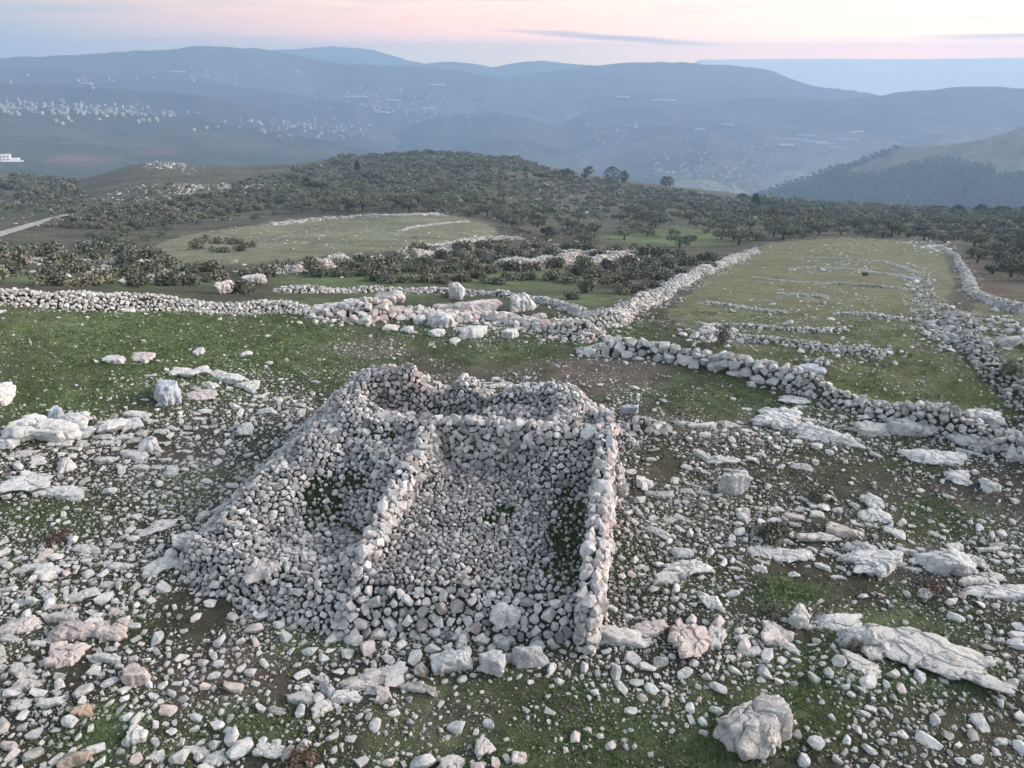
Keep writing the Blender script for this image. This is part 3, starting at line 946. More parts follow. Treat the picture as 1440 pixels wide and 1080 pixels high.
def place_grass():
    g = np.random.default_rng(5)
    n = 380000
    r = np.sqrt(g.uniform(4 ** 2, 36 ** 2, n)); az = g.uniform(-1.0, 1.0, n)
    # nearer ground gets more tufts
    k = g.uniform(0, 1, n) < np.clip(16 / r, .3, 1); r, az = r[k], az[k]
    x = r * np.sin(az); y = r * np.cos(az); z = ground_z(x, y, True)
    u, v = proj(x, y, z)
    u = np.where(u < 0, np.abs(u) % 300, np.where(u > 1440, 1440 - (u - 1440) % 300, u)); v = np.where(v > 1080, 1080 - (v - 1080) % 240, v)
    n1 = fbm(x / 1.1, y / 1.1, 171, 4)
    gm = np.clip(blob(u + 20 * n1, v + 12 * n1, GREEN), 0, 1) - .7 * np.clip(blob(u, v, BROWN), 0, 1)
    keep = g.uniform(0, 1, len(x)) < np.clip(.12 + .75 * gm + .6 * n1, 0.02, .95)
    x, y, z, gm, n1 = x[keep], y[keep], z[keep], gm[keep], n1[keep]
    grass_tufts(x, y, z, gm, g)
    print('grass tufts', len(x))


# ------------------------------------------------------------------ dirt tracks
def track(name, pts, width, matl, kind='structure', far=False, lift=.12):
    U = np.array(pts, float)
    t = np.linspace(0, len(U) - 1, 60)
    P = np.array([at(np.interp(k, range(len(U)), U[:, 0]), np.interp(k, range(len(U)), U[:, 1]), far)[:2] for k in t])
    d = np.gradient(P, axis=0); d /= np.linalg.norm(d, axis=1)[:, None]
    nrm = np.stack([-d[:, 1], d[:, 0]], 1)
    rows = []
    for s in (-.5, -.17, .17, .5):
        q = P + nrm * width * s
        zz = far_z(q[:, 0], q[:, 1]) if far else ground_z(q[:, 0], q[:, 1])
        rows.append(np.column_stack([q, zz + lift]))
    V = np.stack(rows, 1).reshape(-1, 3)
    obj(name, mesh_from(name, V, grid_faces(len(t), 4), True, None, [matl]), kind=kind)


def flat_mat(name, c1, c2, scale):
    m, nt, b = newmat(name)
    c = ramp(nt, noise_node(nt, scale, 5, .7, pos(nt)), [(.3, c1), (.7, c2)])
    nt.links.new(c, b.inputs['Base Color'])
    return m


def build_tracks():
    m = flat_mat('pale_track_dust', (.20, .19, .165), (.30, .28, .25), .9)
    track('path', [(-30, 336), (0, 330), (40, 318), (80, 306), (112, 300)], 2.3, m)
    track('path', [(40, 292), (80, 281), (125, 275)], 2.2, flat_mat('worn_track', (.11, .115, .08), (.16, .16, .115), .6))


# ------------------------------------------------------------------ villages in the valley
def box(x0, x1, y0, y1, z0, z1):
    V = np.array([(x, y, z) for z in (z0, z1) for x, y in ((x0, y0), (x1, y0), (x1, y1), (x0, y1))], float)
    return V, np.array([(0, 3, 2, 1), (4, 5, 6, 7), (0, 1, 5, 4), (1, 2, 6, 5), (2, 3, 7, 6), (3, 0, 4, 7)])


def house_mesh(seed):
    g = np.random.default_rng(seed)
    w, d, st = g.uniform(9, 15), g.uniform(8, 12), int(g.integers(1, 4))
    h = 3.2 * st
    P = [box(-w / 2, w / 2, -d / 2, d / 2, -4, h)]; mi = [0] * 6
    p = .25
    for bb in ((-w / 2 + .003, w / 2 - .003, -d / 2, -d / 2 + p), (-w / 2 + .003, w / 2 - .003, d / 2 - p, d / 2), (-w / 2, -w / 2 + p, -d / 2 + p, d / 2 - p), (w / 2 - p, w / 2, -d / 2 + p, d / 2 - p)):
        P.append(box(*bb, h + .003, h + .9)); mi += [0] * 6
    P.append(box(w * .1, w * .35, -1.5, 1.5, h + .003, h + 2.4)); mi += [0] * 6
    for s in range(st):
        for k in range(3):
            x = -w / 2 + w * (k + .5) / 3
            for yy in (-d / 2, d / 2):
                P.append(box(x - .7, x + .7, yy - .06, yy + .06, s * 3.2 + .9, s * 3.2 + 2.4)); mi += [1] * 6
        for k in range(2):
            y = -d / 2 + d * (k + .5) / 2
            for xx in (-w / 2, w / 2):
                P.append(box(xx - .06, xx + .06, y - .7, y + .7, s * 3.2 + .9, s * 3.2 + 2.4)); mi += [1] * 6
    V, Fs = joinm(P)
    return mesh_from('house', V, np.concatenate(Fs), False, None, [M['plaster'], M['glass']], mi)


def build_villages():
    g = np.random.default_rng(19)
    m, nt, b = newmat('plaster')
    oi = nt.nodes.new('ShaderNodeObjectInfo')
    c = ramp(nt, oi.outputs['Random'], [(0, (.20, .175, .15)), (.4, (.30, .28, .26)), (.8, (.44, .43, .42)), (1, (.29, .24, .2))])
    nt.links.new(mix(nt, c, ramp(nt, noise_node(nt, .5, 4, .6, pos(nt)), [(.3, .8), (.6, 1.0)]), 1.0, 'MULTIPLY'), b.inputs['Base Color'])
    M['plaster'] = m
    m, nt, b = newmat('dark_window'); b.inputs['Base Color'].default_value = (.03, .035, .045, 1); b.inputs['Roughness'].default_value = .2
    M['glass'] = m
    pr = [house_mesh(500 + k) for k in range(9)]

    def village(L, n, lab, grp, far=True, smax=1.2):
        pts = []
        for (u, v, ru, rv, w) in L:
            for _ in range(int(n * w)):
                pts.append((u + g.normal(0, ru * .5), v + g.normal(0, rv * .5)))
        done = []
        for (u, v) in pts:
            p = at(u, v, far)
            if np.hypot(p[0], p[1]) < 800 or any(abs(p[0] - q[0]) + abs(p[1] - q[1]) < 11 for q in done):
                continue
            done.append(p)
            obj('house', pr[int(g.integers(0, 9))], None, lab, 'house', grp, loc=p, rotz=g.uniform(0, 6.28), scale=g.uniform(.42, .74 * smax))
    village([(20, 149, 44, 6, .26), (75, 151, 50, 6, .30), (130, 156, 44, 6, .26), (160, 156, 36, 5, .14), (200, 161, 40, 4, .08), (235, 161, 36, 3, .06), (110, 170, 60, 6, .05), (205, 171, 40, 4, .03)], 190,
            'pale flat-roofed house in the hillside village on the far left ridge', 'houses of the ridge village', smax=1.0)
    village([(370, 172, 26, 3, .2), (420, 177, 36, 5, .3), (470, 182, 36, 6, .3), (500, 192, 30, 8, .2)], 80, 'small white house in the lower village below the ridge', 'houses of the lower village', smax=1.0)
    village([(1000, 243, 50, 22, .6), (960, 232, 40, 12, .2), (1060, 215, 50, 12, .2)], 50, 'tiny pale house in the hazy town on the valley floor', 'houses of the valley town', smax=.9)
    village([(540, 135, 70, 14, .3), (600, 150, 80, 16, .3), (850, 180, 60, 14, .25), (900, 195, 60, 14, .15)], 40, 'far pale house scattered over the hazy valley', 'scattered houses of the far valley', smax=1.2)
    # the mass of small houses out on the valley floor
    Vs, Fs, off = [], [], 0
    for (u, v, ru, rv, n) in [(1000, 244, 110, 26, 110), (1060, 212, 150, 24, 40), (540, 138, 120, 22, 60), (610, 155, 120, 20, 60), (860, 182, 130, 24, 60), (910, 215, 120, 26, 40), (700, 140, 140, 16, 40), (430, 180, 120, 12, 60), (90, 155, 140, 10, 60), (250, 110, 220, 14, 30)]:
        for _ in range(n):
            p = at(u + g.normal(0, ru * .5), v + g.normal(0, rv * .5), True)
            if np.hypot(p[0], p[1]) < 900:
                continue
            w, dd, h = g.uniform(5, 10), g.uniform(4, 8), g.uniform(2.5, 6)
            v1, f1 = box(-w / 2, w / 2, -dd / 2, dd / 2, -3, h); th = g.uniform(0, 3); c, s_ = math.cos(th), math.sin(th)
            Vs.append(v1 @ np.array([[c, s_, 0], [-s_, c, 0], [0, 0, 1]]) + p); Fs.append(f1 + off); off += 8
    obj('distant_houses', mesh_from('distant_houses', np.concatenate(Vs), np.concatenate(Fs), False, None, [flat_mat('weathered_plaster', (.20, .19, .18), (.40, .39, .38), .01)]), kind='stuff')
    # minaret above the village
    p = at(12, 147, True)
    e = obj('minaret', None, None, 'thin pale minaret rising above the far left ridge village', 'tower', loc=p, scale=.6)
    v1, f1 = tube([(0, 0, -3), (0, 0, 12), (0, 0, 24)], [2.0, 1.8, 1.6], 12)
    obj('shaft', mesh_from('shaft', v1, f1, True, None, [M['plaster']]), e)
    v1, f1 = tube([(0, 0, 17), (0, 0, 17.2), (0, 0, 18.4), (0, 0, 18.5)], [1.7, 3.0, 3.0, 1.65], 12)
    obj('gallery', mesh_from('gallery', v1, f1, False, None, [M['plaster']]), e)
    v1, f1 = tube([(0, 0, 24), (0, 0, 25), (0, 0, 27), (0, 0, 31)], [1.9, 1.8, 1.1, .05], 12)
    obj('roof', mesh_from('roof', v1, f1, True, None, [M['plaster']]), e)
    # white building close to the left edge, on the flank of the next hill
    p = at(10, 226, True)
    e = obj('white_building', None, None, 'white stepped building on the slope at the far left edge', 'building', loc=p, rotz=.5)
    wm = flat_mat('white_render', (.66, .66, .66), (.74, .74, .73), .4)
    for nm, bb, mm in (('wall', (-11, 5, -5, 5, -6, 7), wm), ('wing', (5.003, 14, -5.2, 4, -7, 2.5), wm), ('roof', (-11.3, 5.3, -5.3, 5.3, 7.003, 7.6), wm), ('terrace', (-15, 18, -9, -5.21, -8, .2), wm)):
        v1, f1 = box(*bb); obj(nm, mesh_from(nm, v1, f1, False, None, [mm]), e)
    for k in range(4):
        for zz in (1.0, 4.2):
            v1, f1 = box(-9.6 + 3.6 * k, -8.2 + 3.6 * k, -5.08, -4.9, zz, zz + 1.6)
            obj('window', mesh_from('window', v1, f1, False, None, [M['glass']]), e)
    # long white greenhouses on the valley floor
    gm = flat_mat('greenhouse_film', (.30, .31, .32), (.42, .43, .44), .05)
    th = np.linspace(0, np.pi, 9)
    for (u, v, L, W) in [(1105, 205, 70, 40), (1145, 200, 130, 14), (1160, 203, 90, 16), (1120, 197, 120, 12), (1135, 191, 110, 12), (1175, 208, 70, 12), (1190, 197, 120, 12), (1205, 186, 90, 12), (1020, 176, 90, 16), (985, 183, 60, 20), (930, 141, 190, 40), (870, 137, 160, 26), (500, 137, 150, 30), (545, 141, 170, 26), (535, 159, 140, 22), (600, 153, 90, 22), (610, 120, 150, 30), (120, 118, 150, 20), (250, 102, 90, 16), (415, 102, 120, 16)]:
        L, W = L * .6, W * .8
        p = at(u, v, True)
        xs = np.array([-L / 2, L / 2])
        V = np.array([(x, W / 2 * math.cos(a), 5 * math.sin(a) - 1) for x in xs for a in th])
        V = np.concatenate([V, [(xs[0], 0, -2), (xs[1], 0, -2)]])
        nn = len(th)
        Fq = grid_faces(2, nn)
        cap = np.array([(i, i + 1, 2 * nn) for i in range(nn - 1)] + [(nn + i + 1, nn + i, 2 * nn + 1) for i in range(nn - 1)])
        obj('greenhouse', mesh_from('greenhouse', V, [Fq, cap], False, None, [gm]), None,
            'long white greenhouse roof on the hazy valley floor' if u > 700 else 'distant long white shed roof on the left valley side', 'greenhouse',
            'white greenhouses in the valley' if u > 700 else 'white sheds on the left valley side', loc=p, rotz=g.normal(-.3, .3))


def build_spur_forest():
    g = np.random.default_rng(23)
    polys = [SPUR_WOOD]
    n = 120000
    x = g.uniform(330, 1050, n); y = g.uniform(900, 1900, n)
    z = far_z(x, y, None); u, v = proj(x, y, z)
    nn = fbm(x / 90, y / 90, 301, 4)
    m = inpoly(u + 6 * nn, v + 5 * nn, polys[0]) & (nn < .45) & (np.hypot(x, y) < 1570) & (u < 1470)
    x, y, z = x[m], y[m], z[m]
    k = poisson(np.stack([x, y], 1), np.full(len(x), 4.4), .8, (4.4, 4))
    x, y, z = x[k][:6500], y[k][:6500], z[k][:6500]
    low = [olive_shape(601 + k, 60, 1.0, 6, 9.0, 3.6) for k in range(4)]
    Vs, Fs, Ts, off = [], [], [], 0
    for i in range(len(x)):
        V, Fq, T, _, _ = low[i % 4]
        W = V * g.uniform(.7, 1.2) + np.array([x[i], y[i], z[i] - 1.2])
        T2 = T.copy(); T2[:, 1] = g.uniform(0, 1)
        Vs.append(W); Fs.append(Fq + off); Ts.append(T2); off += len(V)
    obj('woods', mesh_from('spur_woods', np.concatenate(Vs), np.concatenate(Fs), False, {'tint': np.concatenate(Ts)}, [M['pine']]), kind='stuff')
    print('spur trees', len(x))
# ------------------------------------------------------------------ the ruin, as a height field clad in stones
def W3(u, v, z):
    return plane(u, v, z)


def ridge(x, y, pts, hw, k, knee=0.0):
    """height of a wall along pts [(x, y, z)]: flat top of half width hw, sides falling k per metre"""
    best = np.full(np.shape(x), -9.0)
    for (x1, y1, z1), (x2, y2, z2) in zip(pts[:-1], pts[1:]):
        dx, dy = x2 - x1, y2 - y1
        t = np.clip(((x - x1) * dx + (y - y1) * dy) / (dx * dx + dy * dy + 1e-9), 0, 1)
        d = np.hypot(x - x1 - t * dx, y - y1 - t * dy)
        h = z1 + t * (z2 - z1) - np.maximum(0, d - hw) * k
        best = np.maximum(best, h)
    return best


def line(L):
    return [tuple(W3(u, v, z)) for (u, v, z) in L]


SIDE = line([(851, 600, 1.9), (850, 640, 1.75), (846, 690, 1.6), (840, 745, 1.45), (833, 800, 1.3), (828, 840, 1.1), (826, 868, .75)])
CROSS = line([(545, 588, 1.75), (600, 590, 1.85), (690, 592, 1.95), (770, 598, 1.95), (850, 604, 1.9)])
PART_ = line([(600, 604, 1.8), (583, 640, 1.5), (560, 680, 1.28), (537, 730, 1.05), (515, 780, .88), (500, 825, .66), (496, 850, .5)])
CHAMBER = line([(540, 585, 1.8), (500, 572, 1.9), (490, 548, 2.0), (525, 522, 2.25), (580, 508, 2.55), (630, 520, 2.3), (660, 540, 1.9), (690, 552, 1.75), (745, 548, 1.95), (792, 545, 2.15), (798, 560, 2.1), (792, 588, 2.0)])
CORNER = line([(800, 572, 1.7), (835, 580, 1.75), (856, 582, 2.0), (856, 602, 1.95)])
HEAP = line([(495, 572, 1.8), (452, 612, 1.45), (410, 650, 1.1), (370, 690, .85), (335, 730, .68), (302, 756, .5)])
HEAPF = line([(300, 752, .5), (345, 770, .58), (395, 784, .6), (440, 800, .58), (480, 818, .55)])
UPLEFT = line([(500, 600, 1.45), (545, 622, 1.4), (575, 640, 1.35)])
FRONT = line([(507, 824, .62), (570, 826, .64), (650, 831, .64), (740, 836, .62), (820, 840, .6)])
FLOORP = [tuple(W3(u, v, .4)[:2]) for (u, v) in [(590, 672), (835, 680), (822, 850), (500, 838)]]
LEFTP = [tuple(W3(u, v, .15)[:2]) for (u, v) in [(440, 640), (530, 650), (520, 690), (470, 780), (420, 790), (380, 740)]]
CHX = float(W3(692, 570, 1.4)[0])
PITS = [(W3(620, 566, 1.0), .95, 1.25), (W3(575, 565, 1.1), .45, 1.1), (W3(690, 570, 1.2), .5, .6), (W3(632, 574, 1.0), .3, .8)]
SEG = ['chamber_wall', 'cross_wall', 'partition_wall', 'side_wall', 'corner_wall', 'rubble_heap', 'fallen_edge', 'rubble']


def ruin_height(x, y):
    n1 = fbm(x / .9, y / .9, 131, 3); n2 = fbm(x / .35, y / .35, 132, 2)
    H = []
    inner = inpoly(x, y, [q[:2] for q in CHAMBER])
    c = np.where(inner, np.maximum(ridge(x, y, CHAMBER, .26, 3.2), np.where(x > CHX, 1.45, .55)), ridge(x, y, CHAMBER, .30, 1.05)) + .10 * n1
    H.append((0, c))
    H.append((1, ridge(x, y, CROSS, .16, 3.6) + .05 * n2))
    H.append((2, np.maximum(ridge(x, y, PART_, .13, 3.0), ridge(x, y, line([(520, 775, .72), (505, 830, .55)]), .35, 1.1)) + .08 * n1))
    H.append((3, ridge(x, y, SIDE, .13, 14.0) + .05 * n2))
    H.append((4, np.maximum(ridge(x, y, CORNER, .12, 4.5), ridge(x, y, line([(790, 580, 1.65), (842, 592, 1.6)]), .25, 1.3)) + .12 * n1))
    H.append((5, np.maximum(ridge(x, y, HEAP, .42, .78), ridge(x, y, HEAPF, .30, .72)) + .12 * n1))
    H.append((5, ridge(x, y, UPLEFT, .5, 1.0) + .1 * n1))
    H.append((5, ridge(x, y, line([(475, 640, .8), (440, 690, .42), (425, 745, .40), (470, 775, .45)]), .35, .55) + .1 * n1))
    H.append((6, ridge(x, y, FRONT, .25, 1.15) + .06 * n1))
    ins = inpoly(x, y, FLOORP)
    # fill between the chamber and the cross wall
    H.append((0, ridge(x, y, line([(700, 578, 1.6), (750, 580, 1.7), (800, 580, 1.7)]), .3, 1.2) + .1 * n1))
    fl = np.where(ins, .74 + .12 * n1 - .14 * blob(*proj(x, y, .4 + 0 * x), [(800, 745, 34, 90, 1)]), -9)
    H.append((7, fl))
    # nothing of the rubble spills past the outer face of the side wall
    sx_ = np.interp(y, [q[1] for q in SIDE[::-1]], [q[0] for q in SIDE[::-1]])
    cut = np.clip(x - sx_ - .16, 0, None) * 9
    H = [(i, h - cut * smooth(18.6, 17.2, y)) if i in (0, 4, 6, 7) else (i, h) for i, h in H]
    Z = np.stack([h for _, h in H]); ids = np.array([i for i, _ in H])
    k = Z.argmax(0); z = Z.max(0)
    for (p, rad, dep) in PITS:
        d = np.hypot(x - p[0], (y - p[1]) * .8)
        z = z - dep * (1 - smooth(.35 * rad, rad, d))
    return z, ids[k]


def build_ruin():
    g = np.random.default_rng(41)
    x0, x1, y0, y1, st = -7.5, 4.2, 9.0, 23.5, .05
    xs = np.arange(x0, x1, st); ys = np.arange(y0, y1, st)
    X, Y = np.meshgrid(xs, ys, indexing='ij')
    G = ground_z(X, Y)
    Z, ids = ruin_height(X, Y)
    base = np.maximum(Z - .10, G - .25)
    root = obj('stone_ruin', None, None, 'roofless dry-stone ruin with walled rooms and collapsed rubble mound', 'ruin', loc=(0, 16, 0))
    em, nt, b = newmat('dark_wall_earth')
    c = ramp(nt, noise_node(nt, 7, 5, .7, pos(nt)), [(.3, (.030, .027, .024)), (.6, (.058, .055, .046)), (.8, (.06, .072, .035))])
    nt.links.new(c, b.inputs['Base Color'])
    bump(nt, noise_node(nt, 20, 5, .7, pos(nt)), .8, .05, b)
    V = np.stack([X.ravel(), Y.ravel() - 16, base.ravel()], 1)
    Fc = grid_faces(len(xs), len(ys))
    above = (Z - .10 > G - .2).ravel()
    Fc = Fc[above[Fc].any(1)]
    used = np.unique(Fc); re = np.zeros(len(V), int); re[used] = np.arange(len(used))
    obj('earth_fill', mesh_from('earth_fill', V[used], re[Fc][:, ::-1], True, None, [em]), root)
    # sample the clad surface by area
    gx, gy = np.gradient(Z, st)
    wgt = np.sqrt(1 + np.clip(gx ** 2 + gy ** 2, 0, 60)) * (Z > G + .02)
    pr = wgt.ravel() / wgt.sum()
    n = 420000
    k = g.choice(len(pr), n, p=pr)
    px = X.ravel()[k] + g.uniform(-.5, .5, n) * st; py = Y.ravel()[k] + g.uniform(-.5, .5, n) * st
    pz, pid = ruin_height(px, py)
    e = .06
    nx = -(ruin_height(px + e, py)[0] - ruin_height(px - e, py)[0]) / (2 * e)
    ny = -(ruin_height(px, py + e)[0] - ruin_height(px, py - e)[0]) / (2 * e)
    nrm = np.stack([nx, ny, np.ones(n)], 1); nrm /= np.linalg.norm(nrm, axis=1)[:, None]
    # on steep faces spread the points over the full drop
    u, v = proj(px, py, pz)
    rad = np.exp(g.normal(math.log(.044), .40, n))
    walls = (pid == 1) | (pid == 2) | (pid == 3) | (pid == 4)
    rad = np.where(walls, np.exp(g.normal(math.log(.064), .36, n)), rad)
    rad = np.where(pid == 0, np.exp(g.normal(math.log(.047), .40, n)), rad)
    rad = np.where(pid == 6, np.exp(g.normal(math.log(.052), .40, n)), rad)
    rad = np.where(pid == 7, np.exp(g.normal(math.log(.037), .34, n)) * np.where(v > 800, 1.25, 1), rad)
    few = g.uniform(0, 1, n) < np.where(walls | (pid == 6), .010, .004)
    rad = np.clip(rad, .022, np.select([pid == 3, walls, pid == 6, pid == 7, pid == 0], [.128, .118, .108, .068, .092], .088))
    rad = np.where(few, rad.clip(.07) * g.uniform(1.2, 1.6, n), rad)
    # bare turf in the corners of the rooms
    bare = blob(u, v, [(453, 712, 34, 50, 1.0), (496, 674, 18, 20, 1.0), (800, 745, 34, 66, 1.0), (792, 805, 30, 26, 1.0), (700, 725, 45, 22, .55), (540, 612, 30, 9, .7), (742, 700, 40, 12, .5)])
    bare = bare + .22 * fbm(px / .5, py / .5, 137, 3)
    ok = (bare < .5) | (g.uniform(0, 1, n) < .03)
    ok &= pz > ground_z(px, py) - .02
    tf = np.nonzero(bare > .42)[0][:2600]
    grass_tufts(px[tf], py[tf], np.maximum(pz[tf] - .10, ground_z(px[tf], py[tf])), np.full(len(tf), .9), g, (.05, .13))
    idx = np.nonzero(ok)[0]
    kk = poisson(np.stack([px, py, pz], 1)[idx], rad[idx], np.select([walls[idx], pid[idx] == 7], [.80, .92], .88), (.12, .085, .06, .045, .033))
    s = idx[kk]
    m = len(s)
    print('ruin stones', m)
    tilt = np.where(walls[s], .22, .5)
    R = rotmats(m, .34, g, nrm[s])
    sc = np.stack([g.uniform(.9, 1.35, m), g.uniform(.75, 1.1, m), g.uniform(.6, .95, m)], 1) * rad[s][:, None] * 1.10
    P = np.stack([px[s], py[s], pz[s]], 1) + nrm[s] * (rad[s] * g.uniform(-.25, .25, m))[:, None]
    sub = np.where(rad[s] > .10, 2, 1)
    tint = np.stack([np.clip(g.normal(.50, .34, m) + np.where(walls[s] | (pid[s] == 6), .14, 0) + np.where(pid[s] == 3, .16, 0) - np.where(pid[s] == 7, .20, 0), 0, 1), np.where(g.uniform(0, 1, m) < .035, .9, g.uniform(0, .80, m)), g.uniform(0, 1, m)], 1)
    # a few rosy stones, with warm light from the right put into the tint
    ros = np.clip(blob(u[s], v[s], [(577, 530, 18, 24, 1), (575, 640, 16, 30, .8), (860, 620, 12, 40, .6), (520, 755, 14, 20, .7), (845, 740, 12, 60, .5)]), 0, 1)
    tint[:, 1] = np.where(g.uniform(0, 1, m) < ros * .55, .93 + .05 * g.uniform(0, 1, m), tint[:, 1])
    tint[:, 0] = np.where(blob(u[s], v[s], [(575, 560, 60, 16, 1), (640, 568, 60, 14, 1)]) > .5, tint[:, 0] * .6, tint[:, 0])  # stones inside the chamber hollow darkened, its shade put into their tint
    for i, nm in enumerate(SEG):
        q = np.nonzero(pid[s] == i)[0]
        if not len(q):
            continue
        if nm == 'rubble':
            obj('rubble', stones_mesh('rubble', P[q], R[q], sc[q], sub[q], M['rubble'], tint[q], g), kind='stuff')
        else:
            obj(nm, stones_mesh(nm, P[q] - np.array([0, 16, 0]), R[q], sc[q], sub[q], M['rubble'], tint[q], g), root)


# ------------------------------------------------------------------ dry-stone field walls
def wall_run(name, label, pix, width, height, size, seed, mat='field', cat='wall', dens=1.0, sub=1, pink=0.0, pale=.55, grp=None, rough=.35, bigs=None, keep=1.0, spill=.22):
    g = np.random.default_rng(seed)
    P = np.array([at(u, v)[:2] for (u, v) in pix])
    # resample every .4 m
    seg = np.r_[0, np.cumsum(np.linalg.norm(np.diff(P, axis=0), axis=1))]
    L = seg[-1]
    t = np.arange(0, L, .4)
    C = np.stack([np.interp(t, seg, P[:, 0]), np.interp(t, seg, P[:, 1])], 1)
    for _ in range(3):
        C[1:-1] = (C[:-2] + 2 * C[1:-1] + C[2:]) / 4
    d = np.gradient(C, axis=0); d /= np.linalg.norm(d, axis=1)[:, None]
    nr = np.stack([-d[:, 1], d[:, 0]], 1)
    wv = width * (1 + rough * fbm(t / 3, t * 0 + seed, 5, 3)); hv = height * np.clip(1 + rough * 1.6 * fbm(t / 2.2, t * 0 + seed, 9, 3) + rough * .8 * fbm(t / .9, t * 0 + seed, 19, 2), .2, 1.7)
    endt = smooth(-.1, .9, np.minimum(t, L - t)); hv = hv * endt
    # core under the stones
    cols = np.array([-1, -.72, -.3, .3, .72, 1])
    prof = np.array([-.3, .2, .66, .66, .2, -.3]) if keep > .5 else np.array([-.4, -.4, -.2, -.2, -.4, -.4])
    q = C[:, None, :] + nr[:, None, :] * (cols[None, :, None] * wv[:, None, None] / 2)
    gz = ground_z(q[..., 0], q[..., 1])
    z = gz + prof[None] * hv[:, None] - .05
    cv = np.concatenate([q, z[..., None]], -1).reshape(-1, 3)
    cf = grid_faces(len(t), 6)[:, ::-1]
    # stones over the profile
    n = int(L * (width + 2 * height) / (size ** 2) * 16 * dens) + 20
    tt = g.uniform(0, L, n); s = g.uniform(-1, 1, n)
    cx = np.interp(tt, t, C[:, 0]); cy = np.interp(tt, t, C[:, 1]); ax = np.interp(tt, t, nr[:, 0]); ay = np.interp(tt, t, nr[:, 1])
    w = np.interp(tt, t, wv); h = np.interp(tt, t, hv)
    sp = np.sign(s) * np.abs(s) ** .8
    x = cx + ax * sp * w / 2; y = cy + ay * sp * w / 2
    zz = np.interp(sp, cols, np.array([.0, .42, .9, .9, .42, .0])) * h
    rad = np.exp(g.normal(math.log(size * .27), .36, n)); rad = np.clip(rad, size * .12, size * .52)
    # strays that have slipped off the wall and lie on the ground beside it
    out = g.uniform(0, 1, n) < spill
    sp = np.where(out, np.sign(s) * (1 + np.abs(g.normal(0, .75, n))), sp)
    x = cx + ax * sp * w / 2; y = cy + ay * sp * w / 2
    zz = np.where(out, .25 * rad * .5, zz); rad = np.where(out, rad * .75, rad)
    if bigs:
        f0, f1, mult = bigs
        rad = rad * np.where((tt / L > f0) & (tt / L < f1), mult, 1)
    pz = ground_z(x, y) + zz
    # collapsed stretches
    holes = fbm(tt / 2.4, tt * 0 + seed * 3.1, 17, 3)
    thin = g.uniform(0, 1, n) < np.where(out, .10, keep * np.clip(1.25 + 1.1 * holes, .25, 1))
    x, y, pz, rad, ax, ay, sp = (q[thin] for q in (x, y, pz, rad, ax, ay, sp))
    k = poisson(np.stack([x, y, pz], 1), rad, .80, (size * .45, size * .3, size * .2, size * .1))
    x, y, pz, rad = x[k], y[k], pz[k], rad[k]; m = len(k)
    sq = np.where(np.abs(sp) > 1, 0, sp)
    nn = np.stack([ax[k] * sq[k] * .8, ay[k] * sq[k] * .8, np.ones(m)], 1)
    R = rotmats(m, .3, g, nn)
    sc = np.stack([g.uniform(.95, 1.4, m), g.uniform(.8, 1.1, m), g.uniform(.6, .95, m)], 1) * rad[:, None] * 1.1
    tint = np.stack([np.clip(g.normal(pale, .22, m), 0, 1), np.where(g.uniform(0, 1, m) < pink, .95, g.uniform(0, .8, m)), g.uniform(0, 1, m)], 1)
    subs = np.where(rad > .30, 3, np.where(rad > .16, 2, sub))
    o = cv[0].copy()
    e = obj(name, None, None, label, cat, grp, loc=o)
    obj('core', mesh_from('core', cv - o, cf, True, None, [M['core']]), e)
    obj('stones', kind='stuff', parent=e, me=stones_mesh('stones', np.stack([x, y, pz], 1) - o, R, sc, subs, M[mat], tint, g))
    return m


